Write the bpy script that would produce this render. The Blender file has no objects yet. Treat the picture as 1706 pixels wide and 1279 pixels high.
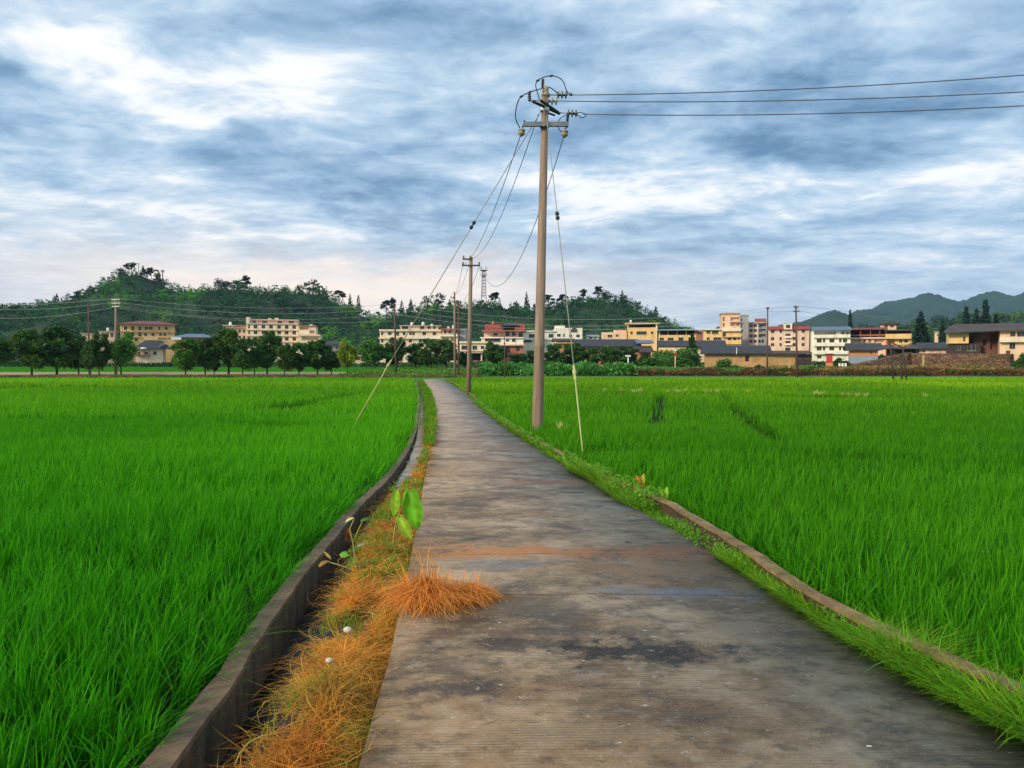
import bpy, math, random
import numpy as np
from mathutils import Vector
R = math.radians
sc = bpy.context.scene
C = sc.collection
rng = np.random.default_rng(7)
random.seed(7)

# ------------------------------------------------------------------ camera
F, CX, CY, HZ = 1241.0, 853.0, 639.5, 600.0
EYE = 1.55
PIT = math.atan((CY - HZ) / F)
cam = bpy.data.cameras.new('camera'); cam.lens = 36 * F / 1706; cam.sensor_width = 36
cam.clip_start = 0.05; cam.clip_end = 9000
co = bpy.data.objects.new('camera', cam); C.objects.link(co)
co.location = (0, 0, EYE); co.rotation_euler = (R(90) - PIT, 0, 0)
sc.camera = co
# ------------------------------------------------------------------ light
SUN_EL, SUN_AZ = 24.0, -128.0            # azimuth from +Y towards +X
sun = bpy.data.lights.new('sun', 'SUN'); sun.energy = 3.0; sun.angle = R(10); sun.color = (1, .83, .62)
so = bpy.data.objects.new('sun', sun); C.objects.link(so)
sd = Vector((math.sin(R(SUN_AZ)) * math.cos(R(SUN_EL)), math.cos(R(SUN_AZ)) * math.cos(R(SUN_EL)), math.sin(R(SUN_EL))))
so.rotation_euler = sd.to_track_quat('Z', 'Y').to_euler(); so.location = (-30, -20, 40)
sc.view_settings.view_transform = 'Standard'; sc.view_settings.look = 'None'
sc.view_settings.exposure = 0.22; sc.view_settings.gamma = 1; sc.view_settings.use_curve_mapping = False
sc.cycles.max_bounces = 6; sc.cycles.volume_bounces = 0; sc.cycles.transparent_max_bounces = 8


def lin(c):
    return tuple((v / 255 / 12.92) if v / 255 < .04045 else ((v / 255 + .055) / 1.055) ** 2.4 for v in c) + (1,)


class NT:
    """tiny node-tree writer"""
    def __init__(s, nt): s.nt = nt
    def n(s, t, **kw):
        nd = s.nt.nodes.new(t)
        for k, v in kw.items():
            setattr(nd, k, v)
        return nd
    def put(s, sock, v):
        if isinstance(v, bpy.types.NodeSocket): s.nt.links.new(v, sock)
        else: sock.default_value = v
    def m(s, op, a, b=0.0, c=None, clamp=False):
        nd = s.n('ShaderNodeMath', operation=op); nd.use_clamp = clamp
        s.put(nd.inputs[0], a); s.put(nd.inputs[1], b)
        if c is not None: s.put(nd.inputs[2], c)
        return nd.outputs[0]
    def mix(s, f, a, b, blend='MIX'):
        nd = s.n('ShaderNodeMix', data_type='RGBA', blend_type=blend)
        s.put(nd.inputs[0], f); s.put(nd.inputs[6], a); s.put(nd.inputs[7], b)
        return nd.outputs[2]
    def noise(s, vec, scale, detail=4, rough=.55, dist=0.0):
        nd = s.n('ShaderNodeTexNoise'); s.put(nd.inputs['Vector'], vec)
        nd.inputs['Scale'].default_value = scale; nd.inputs['Detail'].default_value = detail
        nd.inputs['Roughness'].default_value = rough; nd.inputs['Distortion'].default_value = dist
        return nd.outputs['Fac']
    def ramp(s, f, stops, interp='LINEAR'):
        nd = s.n('ShaderNodeValToRGB'); nd.color_ramp.interpolation = interp
        e = nd.color_ramp.elements
        while len(e) < len(stops): e.new(.5)
        for i, (p, c) in enumerate(stops):
            e[i].position = p; e[i].color = c if len(c) == 4 else (*c, 1)
        s.put(nd.inputs[0], f); return nd.outputs[0]
    def rng(s, v, a, b, c=0., d=1.):
        nd = s.n('ShaderNodeMapRange'); nd.clamp = True
        s.put(nd.inputs[0], v)
        for i, k in enumerate((a, b, c, d)): nd.inputs[i + 1].default_value = k
        return nd.outputs[0]
    def scale(s, vec, xyz):
        nd = s.n('ShaderNodeVectorMath', operation='MULTIPLY'); s.put(nd.inputs[0], vec); nd.inputs[1].default_value = xyz
        return nd.outputs[0]
    def comb(s, x, y, z=0.0):
        nd = s.n('ShaderNodeCombineXYZ'); s.put(nd.inputs[0], x); s.put(nd.inputs[1], y); s.put(nd.inputs[2], z)
        return nd.outputs[0]


# ------------------------------------------------------------------ sky
def build_world():
    w = bpy.data.worlds.new('World'); sc.world = w; w.use_nodes = True
    w.node_tree.nodes.clear(); T = NT(w.node_tree)
    tc = T.n('ShaderNodeTexCoord'); d = tc.outputs['Generated']
    sx = T.n('ShaderNodeSeparateXYZ'); T.put(sx.inputs[0], d); x, y, z = sx.outputs
    zc = T.m('MAXIMUM', z, 0.0)
    az = T.m('ARCTAN2', x, y); el = T.m('ARCSINE', z)
    k = T.m('DIVIDE', 1.0, T.m('ADD', zc, 0.13))
    p = T.comb(T.m('MULTIPLY', x, k), T.m('MULTIPLY', y, k), 0.3)
    # warp shared by every layer
    wn = T.n('ShaderNodeTexNoise'); T.put(wn.inputs['Vector'], p); wn.inputs['Scale'].default_value = 1.5; wn.inputs['Detail'].default_value = 2.5
    wv = T.n('ShaderNodeVectorMath', operation='SUBTRACT'); T.put(wv.inputs[0], wn.outputs['Color']); wv.inputs[1].default_value = (.5, .5, .5)
    ws = T.scale(wv.outputs[0], (.35, .28, .3))
    pa = T.n('ShaderNodeVectorMath', operation='ADD'); T.put(pa.inputs[0], p); T.put(pa.inputs[1], ws)
    q = pa.outputs[0]
    n1 = T.noise(T.scale(q, (.6, .8, 1)), 1.15, 5, .55)
    n2 = T.noise(T.scale(q, (.85, 1.2, 1)), 3.6, 8, .56)
    n3 = T.noise(T.scale(q, (1.0, 1.15, 1)), 11.0, 7, .58)
    v = T.m('ADD', T.m('MULTIPLY', T.m('SUBTRACT', n1, .5), 1.3), .55)
    v = T.m('ADD', v, T.m('MULTIPLY', T.m('SUBTRACT', n2, .5), 1.35))
    v = T.m('ADD', v, T.m('MULTIPLY', T.m('SUBTRACT', n3, .5), .58))
    # large cloud masses: (azimuth, elevation) soft blobs, edges torn by noise
    e1 = T.noise(p, 2.6, 5, .5); e2 = T.noise(T.scale(p, (1, 1, 1)), 2.0, 5, .5)
    azw = T.m('ADD', az, T.m('MULTIPLY', T.m('SUBTRACT', e1, .5), .30))
    elw = T.m('ADD', el, T.m('MULTIPLY', T.m('SUBTRACT', e2, .5), .10))
    B = [(210, 120, 170, 50, .34), (360, 175, 120, 32, .22), (470, 185, 70, 30, .2), (60, 60, 120, 30, .15), (985, 300, 130, 34, .46), (1210, 295, 130, 22, .32),
         (1090, 225, 60, 14, .2), (1480, 305, 230, 26, .26), (1330, 330, 200, 30, .12), (940, 360, 70, 16, .3), (360, 381, 75, 6, .3), (350, 198, 70, 7, .24), (545, 362, 60, 14, .26), (20, 238, 60, 8, .25),
         (1450, 222, 250, 40, -.40), (1250, 262, 110, 22, -.2), (90, 205, 190, 20, -.16), (330, 262, 220, 18, -.14), (720, 335, 120, 15, -.22),
         (560, 312, 110, 14, -.12), (1350, 70, 380, 60, -.16), (650, 50, 160, 34, -.14), (560, 20, 160, 30, -.12), (10, 118, 40, 22, -.4), (0, 40, 30, 16, -.2), (1620, 335, 110, 14, -.18), (1280, 380, 200, 16, -.03), (600, 415, 500, 16, -.08), (1150, 450, 420, 30, -.1), (1300, 180, 150, 30, -.12)]
    for px, py, sxp, syp, a in B:
        a0 = math.atan((px - CX) / F); e0 = math.atan((HZ - py) / F * math.cos(a0))
        u = T.m('MULTIPLY', T.m('SUBTRACT', azw, a0), F / sxp * .72); t = T.m('MULTIPLY', T.m('SUBTRACT', elw, e0), F / syp * .72)
        r2 = T.m('ADD', T.m('MULTIPLY', u, u), T.m('MULTIPLY', t, t))
        v = T.m('ADD', v, T.m('MULTIPLY', T.m('EXPONENT', T.m('MULTIPLY', r2, -1.0)), a * .82))
    low = T.rng(el, .02, .20)                       # flatter towards the horizon
    v = T.m('ADD', T.m('MULTIPLY', T.m('SUBTRACT', v, .48), T.m('ADD', T.m('MULTIPLY', low, .35), .65)), .48, clamp=True)
    col = T.ramp(v, [(0, lin((98, 134, 168))), (.18, lin((124, 157, 189))), (.38, lin((152, 182, 210))), (.55, lin((178, 204, 226))), (.72, lin((208, 224, 238))), (.9, lin((246, 249, 251))), (1, lin((255, 255, 252)))])
    sky = T.n('ShaderNodeTexSky', sky_type='NISHITA'); sky.sun_disc = False
    sky.sun_elevation = R(SUN_EL); sky.sun_rotation = R(SUN_AZ)
    skyc = T.scale(sky.outputs[0], (.10, .10, .10))
    col = T.mix(.93, skyc, col)
    # warm clear band low over the hills
    wa = T.m('MULTIPLY', T.m('SUBTRACT', az, -.25), 2.4); wa = T.m('EXPONENT', T.m('MULTIPLY', T.m('MULTIPLY', wa, wa), -1))
    we = T.m('MULTIPLY', T.m('SUBTRACT', T.m('ADD', elw, T.m('MULTIPLY', T.m('SUBTRACT', n2, .5), .03)), .078), 17.0); we = T.m('EXPONENT', T.m('MULTIPLY', T.m('MULTIPLY', we, we), -1))
    col = T.mix(T.m('MULTIPLY', T.m('MULTIPLY', wa, we), .92), col, (1.35, 1.08, .82, 1))
    we2 = T.m('MULTIPLY', T.m('SUBTRACT', el, .06), 22.0); we2 = T.m('EXPONENT', T.m('MULTIPLY', T.m('MULTIPLY', we2, we2), -1))
    col = T.mix(T.m('MULTIPLY', we2, .35), col, lin((196, 208, 226)))
    bg = T.n('ShaderNodeBackground'); T.put(bg.inputs[0], col); bg.inputs[1].default_value = 1.0
    o = T.n('ShaderNodeOutputWorld'); w.node_tree.links.new(bg.outputs[0], o.inputs[0])
build_world()

# ------------------------------------------------------------------ ground profile, pixel helpers
DY = [-60, 2, 4.4, 8, 15, 30, 57, 93, 97, 125, 180, 250, 330, 450, 6000]
DD = [1.5, 1.52, 1.6, 1.75, 1.95, 2.2, 2.35, 2.4, 2.08, 1.95, 1.6, 1.15, .5, .2, .2]
def g(Y): return EYE - np.interp(Y, DY, DD)
cp, sp_ = math.cos(PIT), math.sin(PIT)
def P(px, py, Y):
    """world point seen at photo pixel (px,py) at depth Y"""
    a = (px - CX) / F; b = (CY - py) / F
    dy = cp + b * sp_; dz = -sp_ + b * cp
    t = Y / dy
    return Vector((a * t, Y, EYE + dz * t))
def at(px, py, dz=0.0):
    """where that pixel's ray meets the ground raised by dz"""
    lo, hi = .5, 400.0
    Ys = np.exp(np.linspace(math.log(lo), math.log(hi), 3000))
    a = (px - CX) / F; b = (CY - py) / F
    k = (-sp_ + b * cp) / (cp + b * sp_)
    h = EYE + k * Ys - (g(Ys) + dz)
    i = int(np.argmax(h < 0))
    return P(px, py, float(Ys[i]))


def curve_fn(pts, dz=0.0, extra=()):
    q = sorted([(v.y, v.x) for v in (at(x, y, dz) for x, y in pts)])
    ys = np.array([a for a, b in q]); xs = np.array([b for a, b in q])
    s = (xs[2] - xs[0]) / (ys[2] - ys[0])
    ys = np.concatenate([[-8.0], ys]); xs = np.concatenate([[xs[0] + s * (-8 - ys[1])], xs])
    return lambda Y: sum(np.interp(Y * k, ys, xs) for k in (.92, .96, 1.0, 1.04, 1.08)) / 5

road_l = curve_fn([(598, 1279), (630, 1162), (649, 1100), (663, 1030), (680, 950), (690, 897), (697, 868), (703, 820), (708, 794), (713, 765), (722, 721), (727, 690), (722, 662), (715, 646), (703, 632)])
road_r = curve_fn([(1702, 1228), (1602, 1173), (1490, 1105), (1387, 1050), (1307, 999), (1193, 923), (1088, 864), (997, 808), (942, 775), (906, 752), (859, 721), (828, 701), (797, 675), (774, 653), (738, 632)])
wall_r = curve_fn([(282, 1279), (335, 1205), (389, 1138), (446, 1041), (509, 952), (555, 901), (593, 847), (630, 815), (653, 791), (681, 750), (695, 716), (697, 690), (700, 668), (694, 636), (688, 632)])
ditch_r = curve_fn([(395, 1279), (454, 1170), (505, 1084), (548, 1010), (572, 950), (602, 885), (645, 827), (690, 784), (704, 765), (709, 745), (712, 729), (709, 700), (707, 672), (704, 655), (699, 638), (694, 632)])
kerb_l = curve_fn([(1706, 1158), (1668, 1136), (1527, 1080), (1375, 1005), (1325, 977), (1281, 947), (1234, 908), (1193, 888), (1155, 864), (1118, 839), (1002, 790), (957, 765), (854, 712), (782, 654), (746, 631)], .12)
WT = .11
wall_l = lambda Y: wall_r(Y) - WT
kerb_r = lambda Y: kerb_l(Y) + .085

# ------------------------------------------------------------------ object helpers
def tag(o, label=None, cat=None, group=None, kind=None):
    if label: o['label'] = label
    if cat: o['category'] = cat
    if group: o['group'] = group
    if kind: o['kind'] = kind
    return o
def empty(name, loc, label, cat, group=None, rz=0.0):
    o = bpy.data.objects.new(name, None); C.objects.link(o); o.location = loc; o.rotation_euler.z = rz
    o.empty_display_size = .3
    return tag(o, label, cat, group)
def link(name, me, mat=None, parent=None):
    o = bpy.data.objects.new(name, me); C.objects.link(o)
    if mat is not None and not me.materials: me.materials.append(mat)
    if parent is not None: o.parent = parent
    return o
def np_mesh(name, V, Fq, cols=None, smooth=False):
    """V (n,3), Fq (m,4) quads"""
    me = bpy.data.meshes.new(name); V = np.asarray(V, np.float32); Fq = np.asarray(Fq, np.int32)
    m, k = Fq.shape
    me.vertices.add(len(V)); me.vertices.foreach_set('co', V.ravel())
    me.loops.add(m * k); me.loops.foreach_set('vertex_index', Fq.ravel())
    me.polygons.add(m); me.polygons.foreach_set('loop_start', np.arange(0, m * k, k, dtype=np.int32))
    me.polygons.foreach_set('loop_total', np.full(m, k, np.int32))
    if smooth: me.polygons.foreach_set('use_smooth', np.ones(m, bool))
    if cols is not None:
        a = me.attributes.new('tint', 'FLOAT_COLOR', 'POINT')
        c4 = np.ones((len(V), 4), np.float32); c4[:, :3] = cols
        a.data.foreach_set('color', c4.ravel())
    me.update(calc_edges=True); me.validate()
    return me
def copy_tree(o, parent=None):
    c = o.copy(); C.objects.link(c)
    if parent is not None: c.parent = parent
    for ch in o.children: copy_tree(ch, c)
    return c


class MB:
    def __init__(s): s.v = []; s.f = []
    def add(s, vs, fs):
        b = len(s.v); s.v += [tuple(v) for v in vs]; s.f += [tuple(b + i for i in f) for f in fs]; return s
    def box(s, x0, x1, y0, y1, z0, z1):
        v = [(x, y, z) for z in (z0, z1) for x, y in ((x0, y0), (x1, y0), (x1, y1), (x0, y1))]
        return s.add(v, [(3, 2, 1, 0), (4, 5, 6, 7), (0, 1, 5, 4), (1, 2, 6, 5), (2, 3, 7, 6), (3, 0, 4, 7)])
    def tube(s, pts, r, n=8, caps=True):
        pts = [Vector(p) for p in pts]; m = len(pts)
        rs = list(r) if hasattr(r, '__len__') else [r] * m
        b = len(s.v); prev = None
        for i, p in enumerate(pts):
            t = (pts[min(i + 1, m - 1)] - pts[max(i - 1, 0)]).normalized()
            a = prev if prev is not None else (Vector((1, 0, 0)) if abs(t.x) < .9 else Vector((0, 1, 0)))
            u = (a - t * a.dot(t)).normalized(); prev = u; w = t.cross(u)
            for k in range(n):
                an = 2 * math.pi * k / n
                s.v.append(tuple(p + (u * math.cos(an) + w * math.sin(an)) * rs[i]))
        for i in range(m - 1):
            for k in range(n):
                k2 = (k + 1) % n
                s.f.append((b + i * n + k, b + i * n + k2, b + (i + 1) * n + k2, b + (i + 1) * n + k))
        if caps:
            s.f.append(tuple(b + k for k in range(n))[::-1]); s.f.append(tuple(b + (m - 1) * n + k for k in range(n)))
        return s
    def lathe(s, prof, c=(0, 0, 0), ax=(0, 0, 1), n=12):
        ax = Vector(ax).normalized(); c = Vector(c)
        return s.tube([c + ax * h for h, r in prof], [max(r, .0005) for h, r in prof], n)
    def prism(s, prof, x0, x1):
        """profile in (y,z) extruded along x"""
        n = len(prof); v = [(x0, y, z) for y, z in prof] + [(x1, y, z) for y, z in prof]
        return s.add(v, [tuple(range(n))[::-1], tuple(range(n, 2 * n))] + [(i, (i + 1) % n, n + (i + 1) % n, n + i) for i in range(n)])
    def hip(s, x0, x1, y0, y1, z0, h, inset=None, lip=.12):
        i = inset if inset is not None else (y1 - y0) / 2
        ym = (y0 + y1) / 2
        v = [(x0, y0, z0), (x1, y0, z0), (x1, y1, z0), (x0, y1, z0), (x0, y0, z0 + lip), (x1, y0, z0 + lip), (x1, y1, z0 + lip), (x0, y1, z0 + lip), (x0 + i, ym, z0 + h), (x1 - i, ym, z0 + h)]
        return s.add(v, [(3, 2, 1, 0), (0, 1, 5, 4), (1, 2, 6, 5), (2, 3, 7, 6), (3, 0, 4, 7), (4, 5, 9, 8), (5, 6, 9), (6, 7, 8, 9), (7, 4, 8)])
    def build(s, name, mat, parent=None, smooth=False, bevel=0.0):
        me = bpy.data.meshes.new(name); me.from_pydata(s.v, [], s.f); me.update()
        if smooth:
            for p in me.polygons: p.use_smooth = True
        o = link(name, me, mat, parent)
        if bevel:
            b = o.modifiers.new('bevel', 'BEVEL'); b.width = bevel; b.segments = 2
        return o


# ------------------------------------------------------------------ materials
def material(name):
    m = bpy.data.materials.new(name); m.use_nodes = True; nt = m.node_tree
    T = NT(nt); b = nt.nodes['Principled BSDF']; o = nt.nodes['Material Output']
    return m, T, b, o
def simple(name, col, rough=.7, var=.18, scale=3.0, bump=.0, metal=0.0, bscale=None, dirt=None, streak=False):
    m, T, b, o = material(name)
    tc = T.n('ShaderNodeTexCoord'); vec = tc.outputs['Object']
    n = T.noise(vec, scale, 6, .6)
    c0 = tuple(max(0, v * (1 - var)) for v in col[:3]) + (1,); c1 = tuple(min(1, v * (1 + var)) for v in col[:3]) + (1,)
    c = T.ramp(n, [(.3, c0), (.7, c1)])
    if dirt:
        dn = T.noise(T.scale(vec, (1, 1, .18) if streak else (1, 1, 1)), scale * 1.7, 7, .65)
        c = T.mix(T.rng(dn, .47, .72, 0, .75), c, (*dirt[:3], 1))
    T.put(b.inputs['Base Color'], c); b.inputs['Roughness'].default_value = rough; b.inputs['Metallic'].default_value = metal
    if bump:
        bn = T.n('ShaderNodeBump'); bn.inputs['Strength'].default_value = bump; bn.inputs['Distance'].default_value = .02
        T.put(bn.inputs['Height'], T.noise(vec, bscale or scale * 4, 6, .6)); T.put(b.inputs['Normal'], bn.outputs[0])
    return m
def leafmat(name, trans=.35, rough=.5, spec=.3, gain=(1, 1, 1), backglow=1.4):
    """colour from the tint attribute, thin translucent leaf"""
    m, T, b, o = material(name)
    at_ = T.n('ShaderNodeAttribute'); at_.attribute_name = 'tint'
    oi = T.n('ShaderNodeObjectInfo')
    c = T.scale(at_.outputs['Color'], gain)
    hs = T.n('ShaderNodeHueSaturation'); T.put(hs.inputs['Color'], c); T.put(hs.inputs['Value'], T.rng(oi.outputs['Random'], 0, 1, .82, 1.2)); T.put(hs.inputs['Hue'], T.rng(oi.outputs['Random'], 0, 1, .492, .508))
    c = hs.outputs[0]
    T.put(b.inputs['Base Color'], c); b.inputs['Roughness'].default_value = rough; b.inputs['Specular IOR Level'].default_value = spec
    tr = T.n('ShaderNodeBsdfTranslucent'); T.put(tr.inputs[0], T.scale(c, (backglow, backglow * 1.05, backglow * .6)))
    mx = T.n('ShaderNodeMixShader'); mx.inputs[0].default_value = trans
    m.node_tree.links.new(b.outputs[0], mx.inputs[1]); m.node_tree.links.new(tr.outputs[0], mx.inputs[2]); m.node_tree.links.new(mx.outputs[0], o.inputs[0])
    return m

M = {}
M['rice'] = leafmat('rice_leaf', .42, .6, .10)
M['weed'] = leafmat('weed_leaf', .4, .6, .12)
M['straw'] = leafmat('straw', .25, .7, .15)
M['leaf'] = leafmat('tree_leaf', .25, .55, .25)
M['bark'] = simple('bark', (.07, .05, .035), .9, .3, 4, .5)
M['mud'] = simple('wet_mud', (.016, .022, .008), .8, .4, 2.0, .4, bscale=9)
for _n in M['mud'].node_tree.nodes:
    if _n.type == 'BSDF_PRINCIPLED': _n.inputs['Specular IOR Level'].default_value = .08
M['soil'] = simple('soil', (.075, .05, .03), .9, .5, 6.0, .8, bscale=20, dirt=(.03, .022, .014))
M['black'] = simple('black_rubber', (.012, .012, .014), .5, .2, 5)
M['wire'] = simple('aluminium_cable', (.09, .10, .11), .5, .2, 3)
M['farwire'] = simple('pale_cable', (.42, .42, .42), .5, .1, 3)
M['steel'] = simple('galvanised_steel', (.20, .21, .22), .5, .25, 6, metal=.4)
M['darksteel'] = simple('dark_steel', (.05, .055, .07), .5, .25, 6, metal=.3)
M['ceramic'] = simple('brown_ceramic', (.30, .26, .17), .3, .3, 9)
M['ceramicd'] = simple('dark_ceramic', (.09, .075, .05), .3, .3, 9)
M['guy'] = simple('yellow_green_rod', (.45, .46, .16), .6, .15, 5)
M['cable_steel'] = simple('steel_strand', (.30, .32, .26), .55, .15, 5)
M['whitestone'] = simple('white_stone', (.62, .58, .46), .7, .15, 20, .3)
M['wood'] = simple('old_wood', (.06, .042, .032), .9, .35, 3, .4)
M['redbrown'] = simple('rusty_post', (.13, .06, .045), .8, .3, 3)
M['yellowpost'] = simple('yellow_painted_post', (.55, .42, .18), .7, .1, 3)
M['glass'] = simple('dark_window_glass', (.028, .032, .036), .18, .5, .25)
M['frame'] = simple('window_frame', (.22, .19, .15), .6, .1, 3)
M['tile'] = simple('dark_roof_tile', (.040, .042, .052), .8, .35, .9, .5, bscale=4)
M['tile_brown'] = simple('brown_roof_tile', (.075, .055, .05), .8, .35, .9, .5, bscale=4)
M['tile_red'] = simple('red_roof_tile', (.30, .055, .045), .8, .25, .8, .4, bscale=4)
M['tile_maroon'] = simple('maroon_roof_tile', (.21, .055, .06), .8, .25, .8, .4, bscale=4)
M['sheet_blue'] = simple('blue_steel_sheet', (.10, .15, .24), .5, .2, .8)
M['sheet_grey'] = simple('grey_blue_sheet', (.24, .29, .36), .5, .15, .8)
M['cream'] = simple('cream_plaster', (.80, .55, .36), .85, .07, .5, dirt=(.42, .29, .19), streak=True)
M['cream2'] = simple('pale_cream_plaster', (.84, .68, .49), .85, .06, .5, dirt=(.5, .38, .27), streak=True)
M['yellow'] = simple('yellow_plaster', (.84, .55, .23), .85, .07, .5, dirt=(.5, .31, .14), streak=True)
M['white'] = simple('white_plaster', (.86, .80, .67), .85, .05, .5, dirt=(.5, .45, .36), streak=True)
M['pink'] = simple('pinkish_plaster', (.80, .56, .42), .85, .06, .5, dirt=(.45, .30, .23), streak=True)
M['greyc'] = simple('bare_grey_concrete', (.33, .32, .32), .9, .12, .5, dirt=(.16, .15, .15), streak=True)
M['earth'] = simple('earth_wall', (.50, .30, .13), .95, .2, .35, dirt=(.26, .13, .06))
M['brick'] = simple('red_brick_wall', (.40, .15, .09), .9, .25, .5, dirt=(.2, .08, .05))
M['orange'] = simple('orange_painted_wall', (.62, .22, .09), .85, .12, .5)
M['porch'] = simple('brown_porch_wall', (.17, .075, .05), .9, .3, .6, dirt=(.06, .035, .025))
M['redpaint'] = simple('red_paint', (.45, .03, .03), .6, .15, 1)
M['slab'] = simple('stained_slab', (.55, .42, .32), .9, .15, .6, dirt=(.25, .17, .12))
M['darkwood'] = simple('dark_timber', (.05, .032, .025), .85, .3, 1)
M['whitepaint'] = simple('white_paint', (.80, .78, .74), .6, .05, 1)
M['sand'] = simple('sandy_earth', (.44, .30, .15), .95, .25, .25, dirt=(.22, .17, .07))
M['grass_far'] = simple('short_grass', (.055, .19, .012), .8, .3, .12, .6, bscale=1.5, dirt=(.11, .20, .02))


def concrete():
    m, T, b, o = material('worn_concrete')
    tc = T.n('ShaderNodeTexCoord'); v = tc.outputs['Object']
    s = T.n('ShaderNodeSeparateXYZ'); T.put(s.inputs[0], v); x, y, z = s.outputs
    big = T.noise(T.scale(v, (.85, 1, 1)), 1.2, 10, .68, .2)
    c = T.ramp(big, [(.32, (.085, .055, .029)), (.45, (.21, .143, .080)), (.54, (.33, .237, .142)), (.68, (.50, .385, .255))])
    far = T.rng(y, 6, 30); c = T.mix(T.m('MULTIPLY', far, .55), c, (.55, .44, .37, 1))      # lane paler with distance: grazing sky sheen painted into the colour
    stv = T.scale(v, (.8, 1.05, 1)); st = T.noise(stv, 1.7, 10, .70, .25)
    c = T.mix(T.rng(st, .49, .60, 0, .72), c, (.075, .060, .045, 1))
    st2 = T.noise(T.scale(v, (.85, 1.1, 1)), 2.9, 10, .72, .2)
    c = T.mix(T.rng(st2, .56, .74, 0, .75), c, (.46, .38, .30, 1))
    br = T.noise(T.scale(v, (.35, 1, 1)), .55, 5, .6); c = T.mix(T.rng(br, .50, .62, 0, .6), c, (.26, .155, .075, 1))
    mo = T.noise(T.scale(v, (.8, 1.2, 1)), 7.5, 8, .72); c = T.mix(T.rng(mo, .52, .62, 0, .55), c, (.06, .048, .036, 1)); c = T.mix(T.rng(mo, .46, .36, 0, .5), c, (.36, .30, .22, 1))
    # fixed stains: (photo px, py, half-length x, half-length y, colour, strength)
    e = T.noise(v, 4.0, 9, .72)
    e2 = T.noise(v, 9.0, 6, .7)
    for px, py, rx, ry, colr, a in ((1075, 1090, .50, .17, (.018, .019, .02), .9), (880, 1075, .42, .12, (.025, .025, .025), .7), (760, 1150, .25, .15, (.03, .03, .032), .75), (1010, 1055, .45, .10, (.03, .03, .03), .55),
                                    (1120, 990, .62, .17, (.20, .215, .25), .75), (1480, 1010, .4, .2, (.14, .11, .08), .5), (1210, 1048, .25, .10, (.30, .22, .15), .8),
                                    (850, 922, 1.1, .26, (.40, .17, .05), .9), (1090, 921, .8, .30, (.38, .15, .055), .9), (1110, 950, .95, .45, (.30, .17, .085), .7), (880, 1015, .5, .3, (.11, .098, .08), .6), (820, 940, .55, .2, (.17, .185, .20), .55), (1050, 845, .35, .2, (.36, .37, .40), .8),
                                    (950, 1225, .5, .08, (.27, .20, .12), .6), (1330, 1160, .3, .06, (.27, .20, .13), .6), (1000, 803, 1.3, .30, (.36, .16, .08), .75), (780, 697, 1.1, .9, (.22, .14, .09), .5), (850, 735, 1.0, .5, (.22, .15, .10), .4)):
        q = at(px, py)
        u = T.m('DIVIDE', T.m('SUBTRACT', x, q.x), rx); w = T.m('DIVIDE', T.m('SUBTRACT', y, q.y), ry)
        r = T.m('SQRT', T.m('ADD', T.m('MULTIPLY', u, u), T.m('MULTIPLY', w, w)))
        r = T.m('ADD', r, T.m('MULTIPLY', T.m('SUBTRACT', e, .5), 4.5)); r = T.m('ADD', r, T.m('MULTIPLY', T.m('SUBTRACT', e2, .5), 2.2))
        c = T.mix(T.rng(r, .45, 1.1, a, 0), c, (*colr, 1))
    # brushed grooves across the lane
    w = T.n('ShaderNodeTexWave', wave_type='BANDS', bands_direction='Y'); T.put(w.inputs['Vector'], T.scale(v, (.12, 1, 1)))
    w.inputs['Scale'].default_value = 13.5; w.inputs['Distortion'].default_value = 2.4; w.inputs['Detail'].default_value = 4; w.inputs['Detail Scale'].default_value = 2.2; w.inputs['Detail Roughness'].default_value = .7
    gm = T.rng(T.noise(T.scale(v, (.6, 1, 1)), .8, 4), .42, .56)
    fine = T.noise(T.scale(v, (8, 60, 20)), 1.0, 4, .7)
    gr = T.m('MULTIPLY', T.rng(w.outputs['Fac'], .5, .1), T.m('MULTIPLY', gm, T.rng(fine, .35, .6)))
    gr = T.m('MULTIPLY', gr, T.rng(y, 9, 4)); c = T.mix(T.m('MULTIPLY', gr, .42), c, (.03, .026, .022, 1))
    # speckle: chips, grit
    sp = T.noise(v, 45, 4, .75); c = T.mix(T.rng(sp, .58, .70, 0, .6), c, (.36, .33, .29, 1)); c = T.mix(T.rng(sp, .38, .26, 0, .5), c, (.03, .028, .025, 1))
    chip = T.noise(T.scale(v, (1, 1.8, 1)), 11, 5, .75); c = T.mix(T.rng(chip, .64, .67, 0, .9), c, (.50, .45, .38, 1))
    # construction joints every few metres
    for px, py in ((900, 993), (850, 925), (850, 806), (850, 757), (800, 728)):
        q = at(px, py).y
        j = T.m('ABSOLUTE', T.m('SUBTRACT', T.m('ADD', y, T.m('MULTIPLY', T.m('SUBTRACT', e2, .5), .03)), q))
        c = T.mix(T.m('MULTIPLY', T.rng(j, .003 + q * .0004, .010 + q * .0010, .8, 0), T.rng(e, .42, .56, .25, 1)), c, (.045, .036, .026, 1))
    jy = T.m('FRACT', T.m('MULTIPLY', y, 1 / 3.1)); c = T.mix(T.m('MULTIPLY', T.rng(T.m('ABSOLUTE', T.m('SUBTRACT', jy, .5)), .02, .03, .5, 0), T.rng(y, 28, 32)), c, (.08, .07, .065, 1))
    # dark damp edges
    T.put(b.inputs['Base Color'], c)
    T.put(b.inputs['Roughness'], T.rng(st2, .35, .65, .78, .55)); b.inputs['Specular IOR Level'].default_value = .28
    hgt = T.m('ADD', T.m('MULTIPLY', gr, -.8), T.m('MULTIPLY', T.noise(v, 25, 8, .7), .9)); hgt = T.m('ADD', hgt, T.m('MULTIPLY', big, 2.0))
    bn = T.n('ShaderNodeBump'); bn.inputs['Strength'].default_value = .7; bn.inputs['Distance'].default_value = .012
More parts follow.
